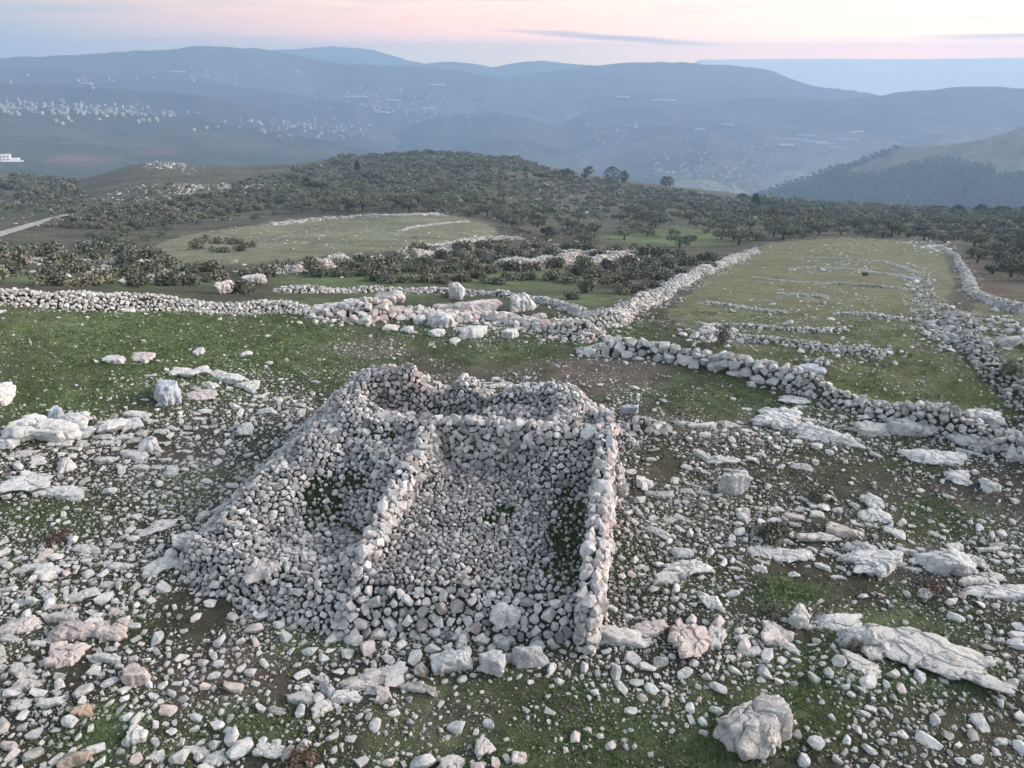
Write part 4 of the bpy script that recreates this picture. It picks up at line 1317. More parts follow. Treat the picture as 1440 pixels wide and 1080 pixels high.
def build_walls():
    m, nt, b = newmat('wall_earth')
    c = ramp(nt, noise_node(nt, 4, 5, .7, pos(nt)), [(.3, (.035, .033, .028)), (.7, (.075, .074, .055))])
    nt.links.new(c, b.inputs['Base Color']); M['core'] = m
    tot = 0
    tot += wall_run('stone_wall', 'long pale dry-stone field wall along the back of the bright green meadow', [(-420, 410), (-220, 416), (-70, 424), (0, 427), (100, 431), (200, 434), (300, 437), (380, 438), (450, 442)], 1.1, .55, .21, 1, pale=.72)
    tot += wall_run('stone_wall', 'broken line of rose-tinted rubble behind the white tumbled boulders', [(440, 444), (500, 446), (560, 446), (640, 448), (700, 450), (760, 458), (815, 468), (838, 480)], 1.9, .5, .36, 2, pale=.66, pink=.42, rough=.7, bigs=(0, .8, 1.3), spill=.4)
    tot += wall_run('stone_wall', 'broad curved rubble wall climbing away to the corner of the terraced field', [(815, 466), (850, 456), (885, 440), (915, 423), (940, 408), (965, 394), (1000, 378), (1035, 364), (1062, 354)], 1.5, .48, .27, 3, pale=.5, pink=.06, rough=.85)
    tot += wall_run('stone_wall', 'dry-stone wall of big pale boulders running down along the near edge of the terraced field', [(812, 496), (850, 494), (900, 497), (960, 506), (1020, 519), (1080, 534), (1140, 552), (1200, 570), (1260, 586), (1330, 602), (1400, 622), (1470, 650), (1560, 690), (1700, 750)], 1.0, .46, .27, 4, pale=.6, bigs=(.05, .42, 1.7), rough=.5)
    tot += wall_run('stone_wall', 'wide grey rubble wall going down the far edge of the terraced field', [(1340, 440), (1352, 462), (1375, 495), (1405, 528), (1440, 566), (1500, 625), (1580, 700)], 1.3, .2, .22, 5, pale=.2, dens=.8, rough=.6, keep=.3, spill=.3)
    tot += wall_run('stone_wall', 'ragged grey rubble bank inside the far edge of the terraced field', [(1272, 376), (1298, 392), (1302, 415), (1308, 440), (1316, 468), (1336, 500), (1352, 520)], 1.5, .05, .22, 6, pale=.3, dens=.14, rough=.6, keep=.2, spill=.35)
    tot += wall_run('stone_wall', 'low stone wall between the terraced field and the red soil by the olives', [(1322, 346), (1345, 360), (1357, 384), (1364, 408), (1395, 425), (1450, 444)], 1.0, .28, .26, 7, pale=.3, pink=.1, dens=.7)
    rows = [([(1125, 364), (1180, 364), (1240, 368), (1290, 384)], 'uppermost thin row of stones across the terraced field'),
            ([(1110, 377), (1160, 378), (1210, 379), (1262, 388), (1292, 396)], 'second thin row of stones from the top of the terraced field'),
            ([(1055, 391), (1110, 396), (1160, 398), (1215, 401), (1275, 408)], 'long thin row of stones across the upper middle of the terraced field'),
            ([(1098, 413), (1130, 417), (1170, 421)], 'short dark row of stones in the middle of the terraced field'),
            ([(985, 426), (1030, 431), (1075, 437), (1112, 440)], 'row of stones near the curved wall side of the terraced field'),
            ([(1175, 441), (1215, 444), (1255, 449), (1290, 452)], 'row of stones ending at the grey rubble bank of the terraced field'),
            ([(990, 458), (1040, 460), (1085, 462), (1130, 468), (1165, 465), (1200, 463)], 'row of stones ending in a small grey heap in the terraced field'),
            ([(985, 470), (1040, 476), (1085, 482), (1140, 487), (1190, 495), (1255, 503)], 'lowest and thickest row of stones across the terraced field'),
            ([(1130, 512), (1170, 514)], 'short scatter row of stones nearest the boulder wall in the terraced field')]
    for k, (p, lab) in enumerate(rows):
        tot += wall_run('stone_row', lab, p, .5 if k not in (7, 1) else .9, .12, .19, 20 + k, pale=.5, cat='stone row', dens=.75, keep=.45, spill=.25, grp='stone rows across the terraced field', rough=.5)
    tot += wall_run('stone_wall', 'pinkish terrace wall below the near edge of the pale open field', [(372, 385), (410, 382), (450, 377), (500, 371), (545, 368)], 1.5, .8, .34, 31, pale=.5, pink=.3)
    tot += wall_run('stone_wall', 'grey stone bank at the tip of the pale open field', [(560, 364), (600, 358), (640, 352), (655, 352)], 2.6, .7, .3, 32, pale=.35)
    tot += wall_run('stone_wall', 'long pinkish terrace wall above the grass with shrubs', [(696, 380), (730, 377), (770, 373), (830, 369), (893, 366)], 1.6, .9, .34, 33, pale=.55, pink=.25)
    tot += wall_run('stone_wall', 'short pale wall just above the long pinkish terrace wall', [(738, 357), (770, 357), (815, 359), (850, 360), (930, 357)], 1.3, .7, .36, 34, pale=.45, pink=.12, dens=.8)
    tot += wall_run('stone_wall', 'curving grey wall along the brown end of the pale field', [(580, 356), (630, 345), (680, 337), (735, 336)], 1.0, .5, .34, 35, pale=.4)
    tot += wall_run('stone_row', 'thin low line of stones along the bright grass strip behind the tumbled rocks', [(385, 409), (440, 411), (500, 410), (560, 411), (620, 412), (690, 415), (750, 423), (800, 434), (830, 446)], .9, .32, .28, 36, pale=.5, cat='stone row', dens=.8)
    tot += wall_run('stone_wall', 'low wall along the far edge of the pale open field', [(380, 317), (430, 311), (500, 306), (560, 304), (630, 303)], 1.4, .5, .5, 37, pale=.42, dens=.7)
    tot += wall_run('stone_row', 'thin line of stones crossing the pale open field', [(560, 326), (610, 316), (660, 312)], 1.0, .25, .4, 38, pale=.45, cat='stone row', dens=.6)
    tot += wall_run('stone_wall', 'low wall across the front of the shrub thicket on the left', [(-30, 372), (60, 371), (150, 372), (220, 374)], 1.2, .4, .4, 39, pale=.3, dens=.7)
    tot += wall_run('stone_wall', 'short stretch of grey masonry sticking out from the corner of the ruin', [(868, 606), (890, 605), (915, 604), (940, 603)], .7, .42, .30, 40, pale=.55)
    print('wall stones', tot)


# ------------------------------------------------------------------ big single rocks
def outcrop_mesh(name, seed, sx, sy, sz, mats, cells=9, crack=.10, sub=5, flat=1.0):
    g = np.random.default_rng(seed)
    v, f = rock(sub, seed, planes=7, p=18 if flat > .8 else 8, rough=.04)
    v = v.copy()
    th = np.arctan2(v[:, 1], v[:, 0])
    m = 1 + .10 * np.sin(2 * th + g.uniform(0, 6)) + .08 * np.sin(3 * th + g.uniform(0, 6)) + .05 * np.sin(7 * th + g.uniform(0, 6)) + .04 * np.sin(11 * th + g.uniform(0, 6))
    v[:, :2] *= m[:, None]
    if cells:
        c = g.uniform(-1, 1, (cells, 2))
        wx = v[:, 0] + .10 * np.sin(5 * v[:, 1] + 1) + .05 * np.sin(13 * v[:, 1] + 7 * v[:, 2]); wy = v[:, 1] + .10 * np.sin(5 * v[:, 0]) + .05 * np.sin(12 * v[:, 0] + 5)
        D = np.sqrt((wx[:, None] - c[:, 0]) ** 2 * (sx / sy) ** .6 + (wy[:, None] - c[:, 1]) ** 2)
        o = np.sort(D, 1); e = o[:, 1] - o[:, 0]
        w = D.argmin(1)
        lift = g.uniform(-.16, .10, cells)[w]
        top = smooth(-.35, .25, v[:, 2])
        v[:, 2] += (lift - crack * 2.2 * np.exp(-(e / .055) ** 2)) * top
        v[:, :2] *= (1 - .10 * np.exp(-(e / .05) ** 2) * (1 - top))[:, None]
    # broken facets: every small cell of the surface is its own tilted face
    for nc, amp in (((34, .045), (130, .035)) if flat > .8 else ((34, .075), (130, .045))):
        c3 = g.normal(size=(nc, 3)); c3 /= np.linalg.norm(c3, axis=1)[:, None]; c3 *= g.uniform(.6, 1.05, nc)[:, None]
        c3[:, 2] = np.abs(c3[:, 2]) * .9 - .1
        asp = np.array([sx, sy, max(sz, .45 * sy)]) / (sx * sy) ** .5
        wv = v + sines(v, .03, 6, 7, g)[:, None]
        q = (((wv[:, None, :] - c3[None]) * asp) ** 2).sum(2).argmin(1)
        tl = g.normal(0, 1, (nc, 3)); off = g.normal(0, .5, nc)
        dd = (off[q] + ((v - c3[q]) * asp * tl[q]).sum(1) * 1.6)
        v = v * (1 + amp * np.clip(dd, -1.6, 1.2))[:, None]
    v = v * (1 + sines(v, .010, 12, 14, g) + sines(v, .008, 14, 28, g))[:, None]
    v = v * np.array([sx, sy, sz])
    return mesh_from(name, v, f, True, None, mats)


def build_boulders():
    """(u, v of the centre, width px, height px, rise, turn, colour, cells, name, label)"""
    L = [
        (1065, 1032, 92, 74, .60, .2, 'pale', 4, 'boulder', 'largest white boulder with a split, fissured crown at the front right', -.02),
        (1305, 922, 165, 44, .30, -.42, 'pale', 5, 'rock_slab', 'long white slab tapering down to the right, largest slab at the front', 0),
        (1180, 878, 62, 26, .3, .1, 'pale', 3, 'rock_slab', 'white slab just behind the end of the long white slab', 0),
        (1205, 904, 42, 30, .5, 0, 'pale', 3, 'boulder', 'squat white boulder joining two slabs at the front right', 0),
        (1247, 908, 32, 28, .5, .3, 'pale', 3, 'boulder', 'white boulder touching the upper end of the long white slab', 0),
        (1122, 875, 30, 28, .75, .3, 'pale', 2, 'boulder', 'upright white boulder beside the pinkish flat slab at the front right', 0),
        (1094, 893, 52, 30, .3, -.5, 'pink', 3, 'rock_slab', 'pinkish flat slab between upright white boulder and gravel', 0),
        (1208, 938, 48, 24, .3, -.5, 'pale', 2, 'rock_slab', 'small flat slab in front of the squat white boulder', 0),
        (972, 902, 62, 60, .3, -.6, 'pink', 4, 'rock_slab', 'large pinkish white slab with a stepped edge right of the ruin front', 0),
        (912, 886, 64, 26, .22, .2, 'pink', 4, 'rock_slab', 'rosy pink slab at the foot of the ruin side wall', 0),
        (1000, 853, 26, 26, .7, 0, 'pale', 2, 'boulder', 'lone white boulder above the large pinkish white slab', 0),
        (1326, 797, 68, 38, .5, .1, 'pale', 4, 'boulder', 'big white boulder with a pointed top above the dark low bush', 0),
        (1238, 790, 80, 34, .3, .15, 'pale', 9, 'rock_outcrop', 'broken white outcrop left of the big white pointed boulder', 0),
        (1412, 834, 80, 22, .35, -.12, 'pale', 6, 'rock_slab', 'cracked white slab at the right edge below the big pointed boulder', 0),
        (1395, 812, 34, 14, .4, -.2, 'pale', 2, 'rock_slab', 'thin white slab lying just above the cracked slab at the right edge', 0),
        (1110, 780, 74, 24, .28, .05, 'pale', 8, 'rock_outcrop', 'low broken outcrop in front of the dark shrub right of the ruin', 0),
        (1150, 758, 50, 16, .3, 0, 'pale', 5, 'rock_outcrop', 'low outcrop among stones behind the broken outcrop right of the ruin', 0),
        (968, 800, 66, 26, .22, .1, 'pale', 7, 'rock_outcrop', 'flat pale outcrop nearest the ruin side wall on the gravel', 0),
        (960, 782, 40, 14, .2, 0, 'pale', 3, 'rock_slab', 'thin pale slab behind the flat outcrop near the ruin', 0),
        (1030, 690, 44, 34, .8, .2, 'pale', 4, 'boulder', 'pair-like split boulder standing out on the flat right of the ruin', 0),
        (1015, 647, 46, 18, .35, 0, 'pale', 5, 'rock_outcrop', 'low white rock nearest the ruin on the brown flat', 0),
        (906, 682, 30, 26, .35, .1, 'pale', 3, 'boulder', 'blocky pale boulder beside the far end of the ruin side wall', 0),
        (1318, 645, 88, 26, .35, -.12, 'pale', 6, 'rock_outcrop', 'white flat-topped outcrop alone on the brown flat at the right', 0),
        (1345, 672, 40, 16, .3, 0, 'pale', 4, 'rock_slab', 'smaller white slab below the flat-topped outcrop', 0),
        (1390, 688, 24, 18, .6, 0, 'pale', 2, 'boulder', 'small white boulder right of the flat-topped outcrop', 0),
        (1095, 592, 84, 34, .4, -.25, 'pale', 14, 'rock_outcrop', 'broad blocky outcrop of pale bedrock behind the brown flat', 0),
        (1160, 612, 70, 30, .4, -.2, 'pale', 12, 'rock_outcrop', 'blocky outcrop continuing the pale bedrock ridge to the right', 0),
        (1228, 608, 66, 18, .55, -.05, 'pale', 5, 'rock_slab', 'long whitish slab in the middle of the pale bedrock ridge', 0),
        (1280, 606, 74, 28, .75, -.1, 'pale', 7, 'rock_outcrop', 'highest white crag at the end of the pale bedrock ridge', 0),
        (1380, 590, 60, 24, .7, -.2, 'pale', 10, 'rock_outcrop', 'white crag rising out of the boulder wall at its far end', 0),
        (1385, 618, 66, 28, .4, -.2, 'pale', 8, 'rock_outcrop', 'large white bedrock patch below the boulder wall at the right edge', 0),
        (1435, 640, 50, 26, .4, -.2, 'pale', 6, 'rock_outcrop', 'white bedrock at the right edge under the wall end', 0),
        (1112, 565, 40, 16, .4, -.2, 'pale', 6, 'rock_outcrop', 'small pale outcrop between boulder wall and bedrock ridge', 0),
        (1218, 589, 18, 9, .6, 0, 'pink', 2, 'boulder', 'single rounded rock on the grass before the boulder wall', 0),
        (1050, 512, 0, 0, 0, 0, 'pale', 0, '', '', 0),
        (58, 609, 66, 36, .55, 0, 'pale', 2, 'boulder', 'largest smooth white boulder at the edge of the green meadow', 0),
        (103, 594, 52, 22, .5, -.1, 'pale', 4, 'boulder', 'long white boulder right behind the largest smooth meadow boulder', 0),
        (80, 588, 20, 16, .8, 0, 'bluish', 2, 'boulder', 'bluish grey rock behind the long white meadow boulder', 0),
        (115, 612, 30, 16, .45, 0, 'pale', 2, 'boulder', 'small white boulder in front of the long white meadow boulder', 0),
        (160, 602, 30, 20, .45, .2, 'pale', 2, 'boulder', 'white block in the row of rocks along the meadow edge', 0),
        (188, 598, 26, 18, .45, .2, 'pale', 2, 'boulder', 'white block next to last in the row along the meadow edge', 0),
        (86, 693, 78, 20, .35, .1, 'pale', 2, 'rock_slab', 'smooth pale slab pointed at one end among the stones on the left', 0),
        (36, 682, 74, 26, .3, .1, 'pale', 7, 'rock_outcrop', 'cracked pale outcrop at the left edge above the smooth slab', 0),
        (238, 562, 32, 32, .9, .3, 'bluish', 3, 'boulder', 'upright bluish white boulder at the corner of the meadow', 0),
        (258, 526, 40, 18, .4, .1, 'pale', 3, 'rock_slab', 'white slab at the head of the low outcrop in the meadow', 0),
        (286, 523, 24, 16, .5, .2, 'pale', 3, 'boulder', 'white rock beside the slab at the head of the meadow outcrop', 0),
        (318, 532, 56, 16, .3, -.3, 'pale', 7, 'rock_outcrop', 'rough low outcrop trailing from the meadow slab towards the ruin', 0),
        (350, 542, 36, 16, .3, -.2, 'pale', 5, 'rock_outcrop', 'last rough rock of the meadow outcrop nearest the ruin', 0),
        (285, 558, 44, 14, .25, .1, 'pink', 4, 'rock_slab', 'dull flat rock next to the upright bluish white boulder', 0),
        (200, 502, 34, 14, .35, .1, 'pink', 2, 'rock_slab', 'cream flat rock lying in the middle of the green meadow', 0),
        (162, 509, 26, 11, .35, 0, 'pale', 2, 'boulder', 'white rock beside the cream flat rock in the meadow', 0),
        (280, 498, 15, 8, .5, 0, 'pale', 1, 'boulder', 'small white rock alone in the green meadow', 0),
        (347, 499, 14, 7, .5, 0, 'pale', 1, 'boulder', 'small white rock near the dark earth at the meadow end', 0),
        (20, 426, 24, 8, .4, 0, 'pale', 2, 'boulder', 'pale rock at the foot of the long field wall', 0),
        (182, 437, 12, 6, .5, 0, 'pale', 1, 'boulder', 'small cream rock at the foot of the long field wall', 0),
        (4, 560, 26, 24, .6, 0, 'pale', 2, 'boulder', 'white boulder cut by the left edge beside the meadow', 0),
        (8, 622, 36, 18, .4, 0, 'pale', 3, 'boulder', 'white rock at the left edge below the largest meadow boulder', 0),
        (110, 890, 62, 36, .3, .2, 'pink', 8, 'rock_outcrop', 'flaky pinkish outcrop low on the left, largest there', 0),
        (160, 895, 40, 24, .3, .1, 'pink', 5, 'rock_outcrop', 'pinkish rock joined to the flaky outcrop low on the left', 0),
        (96, 925, 46, 34, .35, .4, 'pink', 5, 'rock_outcrop', 'rounded pinkish rock below the flaky outcrop low on the left', 0),
        (32, 885, 40, 26, .3, .2, 'pink', 5, 'rock_outcrop', 'pinkish cracked rock left of the flaky outcrop', 0),
        (195, 957, 30, 28, .55, 0, 'pink', 1, 'boulder', 'round pinkish boulder in the stone field low on the left', 0),
        (105, 1070, 36, 22, .5, .2, 'ochre', 1, 'boulder', 'ochre-stained boulder at the bottom edge on the left', 0),
        (118, 1005, 26, 18, .4, .2, 'ochre', 1, 'boulder', 'brownish flat rock above the ochre-stained boulder', 0),
        (194, 1041, 22, 24, .6, .3, 'pale', 2, 'boulder', 'pale rock alone on the green turf low on the left', 0),
        (225, 742, 36, 24, .35, .1, 'pale', 3, 'rock_slab', 'wide pale slab near the foot of the left rubble heap', 0),
        (270, 770, 44, 30, .55, .2, 'pale', 4, 'boulder', 'large pale block at the tip of the left rubble heap', 0),
        (370, 800, 46, 30, .35, -.3, 'pink', 4, 'rock_slab', 'big pinkish slab leaning on the front of the left rubble heap', .5),
        (210, 628, 24, 22, .6, .8, 'pale', 2, 'boulder', 'curved white rock in the stones left of the ruin', 0),
        (242, 668, 18, 16, .6, .3, 'pale', 2, 'boulder', 'chunky white rock beside a dark hollow left of the ruin', 0),
        (345, 606, 24, 22, .55, .2, 'pale', 2, 'boulder', 'pale block at the outer foot of the rubble mound', 0),
        (645, 940, 42, 36, .95, .1, 'pale', 1, 'boulder', 'big square white block in the row before the ruin', 0),
        (693, 941, 34, 38, .95, .3, 'pale', 1, 'boulder', 'rounded white block in the middle of the row before the ruin', 0),
        (737, 936, 50, 32, .9, .1, 'pale', 1, 'boulder', 'widest white block at the end of the row before the ruin', 0),
        (617, 944, 28, 30, .8, .2, 'pale', 1, 'boulder', 'smallest pale block at the start of the row of blocks before the ruin', 0),
        (531, 874, 28, 28, 1.0, .2, 'pale', 1, 'boulder', 'upright square white block at the front corner of the ruin', 0),
        (530, 895, 24, 16, .5, .2, 'pink', 1, 'boulder', 'dull rock directly below the upright square block', 0),
        (486, 863, 26, 24, .6, .2, 'pale', 2, 'boulder', 'big rounded block ending the partition wall of the ruin', .1),
        (510, 961, 80, 20, .2, .16, 'pink', 4, 'rock_slab', 'long narrow pinkish slab in the turf before the ruin', 0),
        (486, 986, 40, 20, .3, .1, 'pale', 2, 'rock_slab', 'white slab just below the long narrow pinkish slab', 0),
        (541, 982, 26, 22, .45, .1, 'pink', 2, 'boulder', 'grey-pink rock right of the white slab before the ruin', 0),
        (680, 1053, 26, 26, .5, .2, 'pink', 2, 'boulder', 'pinkish white rock alone on the turf at the front', 0),
        (730, 1071, 26, 18, .5, .2, 'pink', 2, 'boulder', 'pinkish rock at the bottom edge beside the lone rock on the turf', 0),
        (592, 952, 14, 14, .6, 0, 'ochre', 1, 'boulder', 'small orange stone in the row before the ruin', 0),
        (712, 872, 36, 32, .8, .1, 'pale', 2, 'boulder', 'large white block in the fallen front edge of the ruin', .35),
        (705, 908, 28, 20, .45, -.3, 'pale', 2, 'boulder', 'white slab fallen outside the front edge of the ruin', 0),
        (650, 905, 20, 28, .4, .2, 'pale', 2, 'boulder', 'tall whitish rock fallen before the front edge of the ruin', 0),
        (886, 582, 26, 18, .8, .2, 'bluish', 2, 'boulder', 'grey tilted block on the ground beyond the ruin corner', 0),
        (545, 586, 30, 18, .4, 0, 'pink', 1, 'boulder', 'big square pinkish capstone on the cross wall of the ruin', 1.75),
        (448, 620, 22, 18, .5, .5, 'pale', 1, 'boulder', 'pale tilted slab high on the left rubble heap', 1.25),
        (446, 640, 34, 16, .4, .2, 'pale', 1, 'boulder', 'pale flat slab halfway up the left rubble heap', 1.1),
        (467, 608, 16, 22, .5, .9, 'pale', 1, 'boulder', 'leaning pale slab near the top of the left rubble heap', 1.45),
        # tumbled rocks behind the meadow
        (502, 436, 46, 22, .7, -.2, 'pale', 4, 'boulder', 'largest bluish-white boulder at the left end of the tumbled rocks', 0),
        (462, 436, 40, 14, .5, 0, 'pale', 3, 'boulder', 'long low white rock at the start of the tumbled rocks', 0),
        (540, 447, 22, 16, .7, 0, 'pale', 2, 'boulder', 'white block in the tumbled rocks next to the largest', 0),
        (513, 456, 18, 11, .7, 0, 'pale', 2, 'boulder', 'small white block below the largest tumbled rock', 0),
        (549, 463, 16, 9, .6, 0, 'pale', 2, 'boulder', 'small flat white block in the grass below the tumbled rocks', 0),
        (572, 468, 14, 10, .7, 0, 'pale', 1, 'boulder', 'lone white block lowest on the grass below the tumbled rocks', 0),
        (566, 447, 16, 12, .7, 0, 'pale', 1, 'boulder', 'white block at mid height of the tumbled rocks', 0),
        (604, 449, 16, 12, .8, 0, 'pale', 2, 'boulder', 'white rock beside a dark gap in the tumbled rocks', 0),
        (590, 455, 12, 14, .8, 0, 'pale', 1, 'boulder', 'narrow white rock by the dark gap in the tumbled rocks', 0),
        (624, 458, 30, 22, .7, .2, 'pale', 4, 'boulder', 'blocky white rock in the centre of the tumbled rocks', 0),
        (613, 472, 20, 12, .6, .2, 'pale', 3, 'boulder', 'white rock below the blocky centre of the tumbled rocks', 0),
        (640, 480, 14, 9, .6, .2, 'pale', 2, 'boulder', 'lowest white rock below the centre of the tumbled rocks', 0),
        (666, 472, 28, 18, .6, .2, 'pale', 4, 'boulder', 'white cluster-like rock left of the dark weeds', 0),
        (716, 476, 18, 12, .8, 0, 'pale', 1, 'boulder', 'single white boulder in front of the dark weeds', 0),
        (643, 418, 18, 16, .9, 0, 'pale', 1, 'boulder', 'tall white boulder crowning the tumbled rocks', .35),
        (548, 425, 34, 16, .7, 0, 'pink', 4, 'boulder', 'rosy rock at the top left of the tumbled rocks', 0),
        (652, 437, 64, 24, .55, -.1, 'pink', 7, 'rock_outcrop', 'widest rosy outcrop in the middle of the tumbled rocks', 0),
        (690, 446, 40, 14, .5, -.2, 'pink', 4, 'rock_outcrop', 'low rosy outcrop trailing right of the widest one', 0),
        (733, 436, 24, 20, .9, .2, 'pale', 4, 'boulder', 'tall grey-white rock at the right end of the rosy outcrop', 0),
        (758, 450, 18, 14, .8, 0, 'pink', 2, 'boulder', 'squarish rock right of the rosy outcrop', 0),
        (790, 456, 26, 11, .7, 0, 'pale', 3, 'boulder', 'white rock near where the curved wall begins', 0),
        (812, 460, 18, 14, .8, 0, 'pale', 2, 'boulder', 'upright white rock where the curved wall begins', 0),
        (829, 498, 16, 16, .8, .1, 'pale', 2, 'boulder', 'white block at the left end of the boulder wall', 0),
        (862, 488, 30, 14, .7, .1, 'pale', 2, 'boulder', 'rounded white block near the left end of the boulder wall', 0),
        (1055, 518, 30, 20, .8, -.2, 'pale', 2, 'boulder', 'largest white wedge in the boulder wall', 0),
        (1074, 522, 20, 18, .8, .1, 'pale', 2, 'boulder', 'white block right of the largest wedge in the boulder wall', 0),
        (1084, 534, 16, 9, .6, 0, 'pale', 1, 'boulder', 'white block lying before the wedge of the boulder wall', 0),
        (1018, 508, 24, 18, .8, .1, 'pale', 3, 'boulder', 'squarish white block in the boulder wall left of the wedge', 0),
        (1140, 530, 26, 14, .7, -.2, 'bluish', 2, 'boulder', 'pale bluish slab on top of the boulder wall past the wedge', .3),
        (362, 398, 28, 14, .8, .5, 'pink', 2, 'boulder', 'pink tilted rock standing up behind the long field wall', .3),
        (318, 409, 26, 14, .8, .6, 'pink', 2, 'boulder', 'pale pink tilted rock left of the grey shrub behind the wall', .2),
    ]
    for i, (u, v, w, h, rise, turn, colr, cells, nm, lab, zoff) in enumerate(L):
        if not nm:
            continue
        if 440 < u < 830 and 405 < v < 485:
            w, h, rise = w * 1.3, h * 1.3, rise * 1.1
        if zoff > .05:
            p = W3(u, v, zoff) if zoff > .3 and v > 480 else at(u, v + 4) + np.array([0, 0, zoff])
        else:
            p = at(u, v)
        D = np.linalg.norm(p - np.array([0, 0, CAMH])); dep = math.asin((CAMH - p[2]) / D)
        sx = w * D / F / 2
        hh = h * D / F                       # apparent height in metres
        rz = rise * min(hh / math.cos(dep) * .7, sx * 1.3)          # how far it stands up
        sy = max((hh - rz * math.cos(dep)) / math.sin(dep) / 2, sx * .38)
        sy = min(sy, sx * 1.5)
        small = w < 30
        me = outcrop_mesh(nm, 900 + i, sx * 1.04, sy, max(rz, .12) * .95, [M[colr]], int(cells * 1.5) if cells > 1 else 0, .06 if nm == 'boulder' else .10, 4 if small else (6 if w > 60 and v > 560 else 5), 1 if nm == 'boulder' else .6)
        cat = {'boulder': 'boulder', 'rock_slab': 'rock slab', 'rock_outcrop': 'rock'}[nm]
        obj(nm, me, None, lab, cat, loc=p + np.array([0, 0, rz * (.30 if nm == 'boulder' else .14)]), rotz=turn)
    return [(q[0], q[1], q[2] * .5, q[3] * .5) for q in L if q[8]]


# ------------------------------------------------------------------ loose stones
# (u, v, ru, rv, cover, big): how thickly stones lie there, and their size factor
STONY = [
    (60, 650, 180, 60, .55, 1.0), (210, 640, 150, 60, .75, 1.05), (330, 590, 110, 45, .55, 1.0), (300, 540, 110, 26, .35, .8), (120, 760, 170, 60, .75, 1.0), (60, 860, 150, 70, .85, 1.05), (200, 850, 130, 70, .75, .95),
    (160, 960, 160, 55, .80, 1.15), (60, 1010, 100, 60, .70, 1.3), (60, 1070, 150, 36, .55, 1.3), (300, 900, 90, 60, .5, .75), (300, 1000, 70, 40, .35, .8), (400, 880, 80, 60, .55, .85), (450, 950, 80, 50, .65, 1.0), (540, 920, 90, 45, .75, 1.1), (650, 910, 120, 34, .65, 1.1), (780, 915, 70, 34, .45, .9),
    (330, 1060, 110, 34, .55, 1.2), (600, 1076, 90, 16, .4, 1.3), (440, 1010, 70, 30, .3, .9), (360, 770, 80, 30, .3, .9),
    (930, 680, 110, 70, .65, .75), (960, 760, 120, 60, .72, .75), (910, 830, 60, 60, .70, .8), (1040, 740, 120, 60, .65, .8), (1100, 770, 130, 40, .75, .95), (1230, 760, 150, 34, .78, .85), (1370, 770, 110, 36, .70, .9), (1180, 720, 110, 22, .5, .8), (1330, 850, 130, 36, .42, .8), (990, 830, 80, 36, .65, .8),
    (1000, 910, 120, 50, .65, .85), (920, 950, 90, 44, .55, .95), (1080, 940, 100, 36, .65, .8), (1200, 960, 90, 34, .60, 1.0), (1330, 970, 120, 44, .5, .95), (1420, 940, 60, 60, .55, 1.2), (1260, 1010, 150, 40, .42, 1.0), (1400, 1040, 80, 50, .42, 1.1), (970, 1010, 60, 26, .35, .95), (1230, 1060, 90, 30, .25, 1.0),
    (1000, 600, 120, 30, .4, .7), (1100, 610, 130, 30, .65, .95), (1230, 620, 120, 26, .5, .9), (1360, 630, 90, 40, .4, .9), (1300, 690, 130, 30, .2, .8), (1060, 650, 90, 20, .35, .75), (930, 620, 50, 26, .5, .8),
    (400, 590, 60, 50, .75, .8), (330, 680, 60, 60, .6, .9), (300, 730, 50, 40, .7, .9), (420, 850, 70, 26, .7, .9), (880, 640, 30, 70, .7, .8), (850, 890, 50, 26, .7, .9), (520, 560, 50, 20, .5, .7),
    (700, 540, 140, 14, .12, .7), (880, 590, 50, 20, .3, .8), (700, 470, 110, 16, .22, .9), (460, 520, 60, 18, .2, .6), (520, 495, 60, 10, .25, .6), (850, 525, 80, 26, .08, .5), (1000, 560, 100, 20, .12, .6), (1150, 575, 100, 16, .15, .8),
    (230, 470, 260, 40, .02, .7), (150, 530, 200, 40, .03, .7), (420, 480, 100, 30, .04, .7), (700, 1030, 220, 40, .10, .7), (1100, 870, 120, 30, .3, .8), (560, 1010, 90, 40, .15, .6),
]


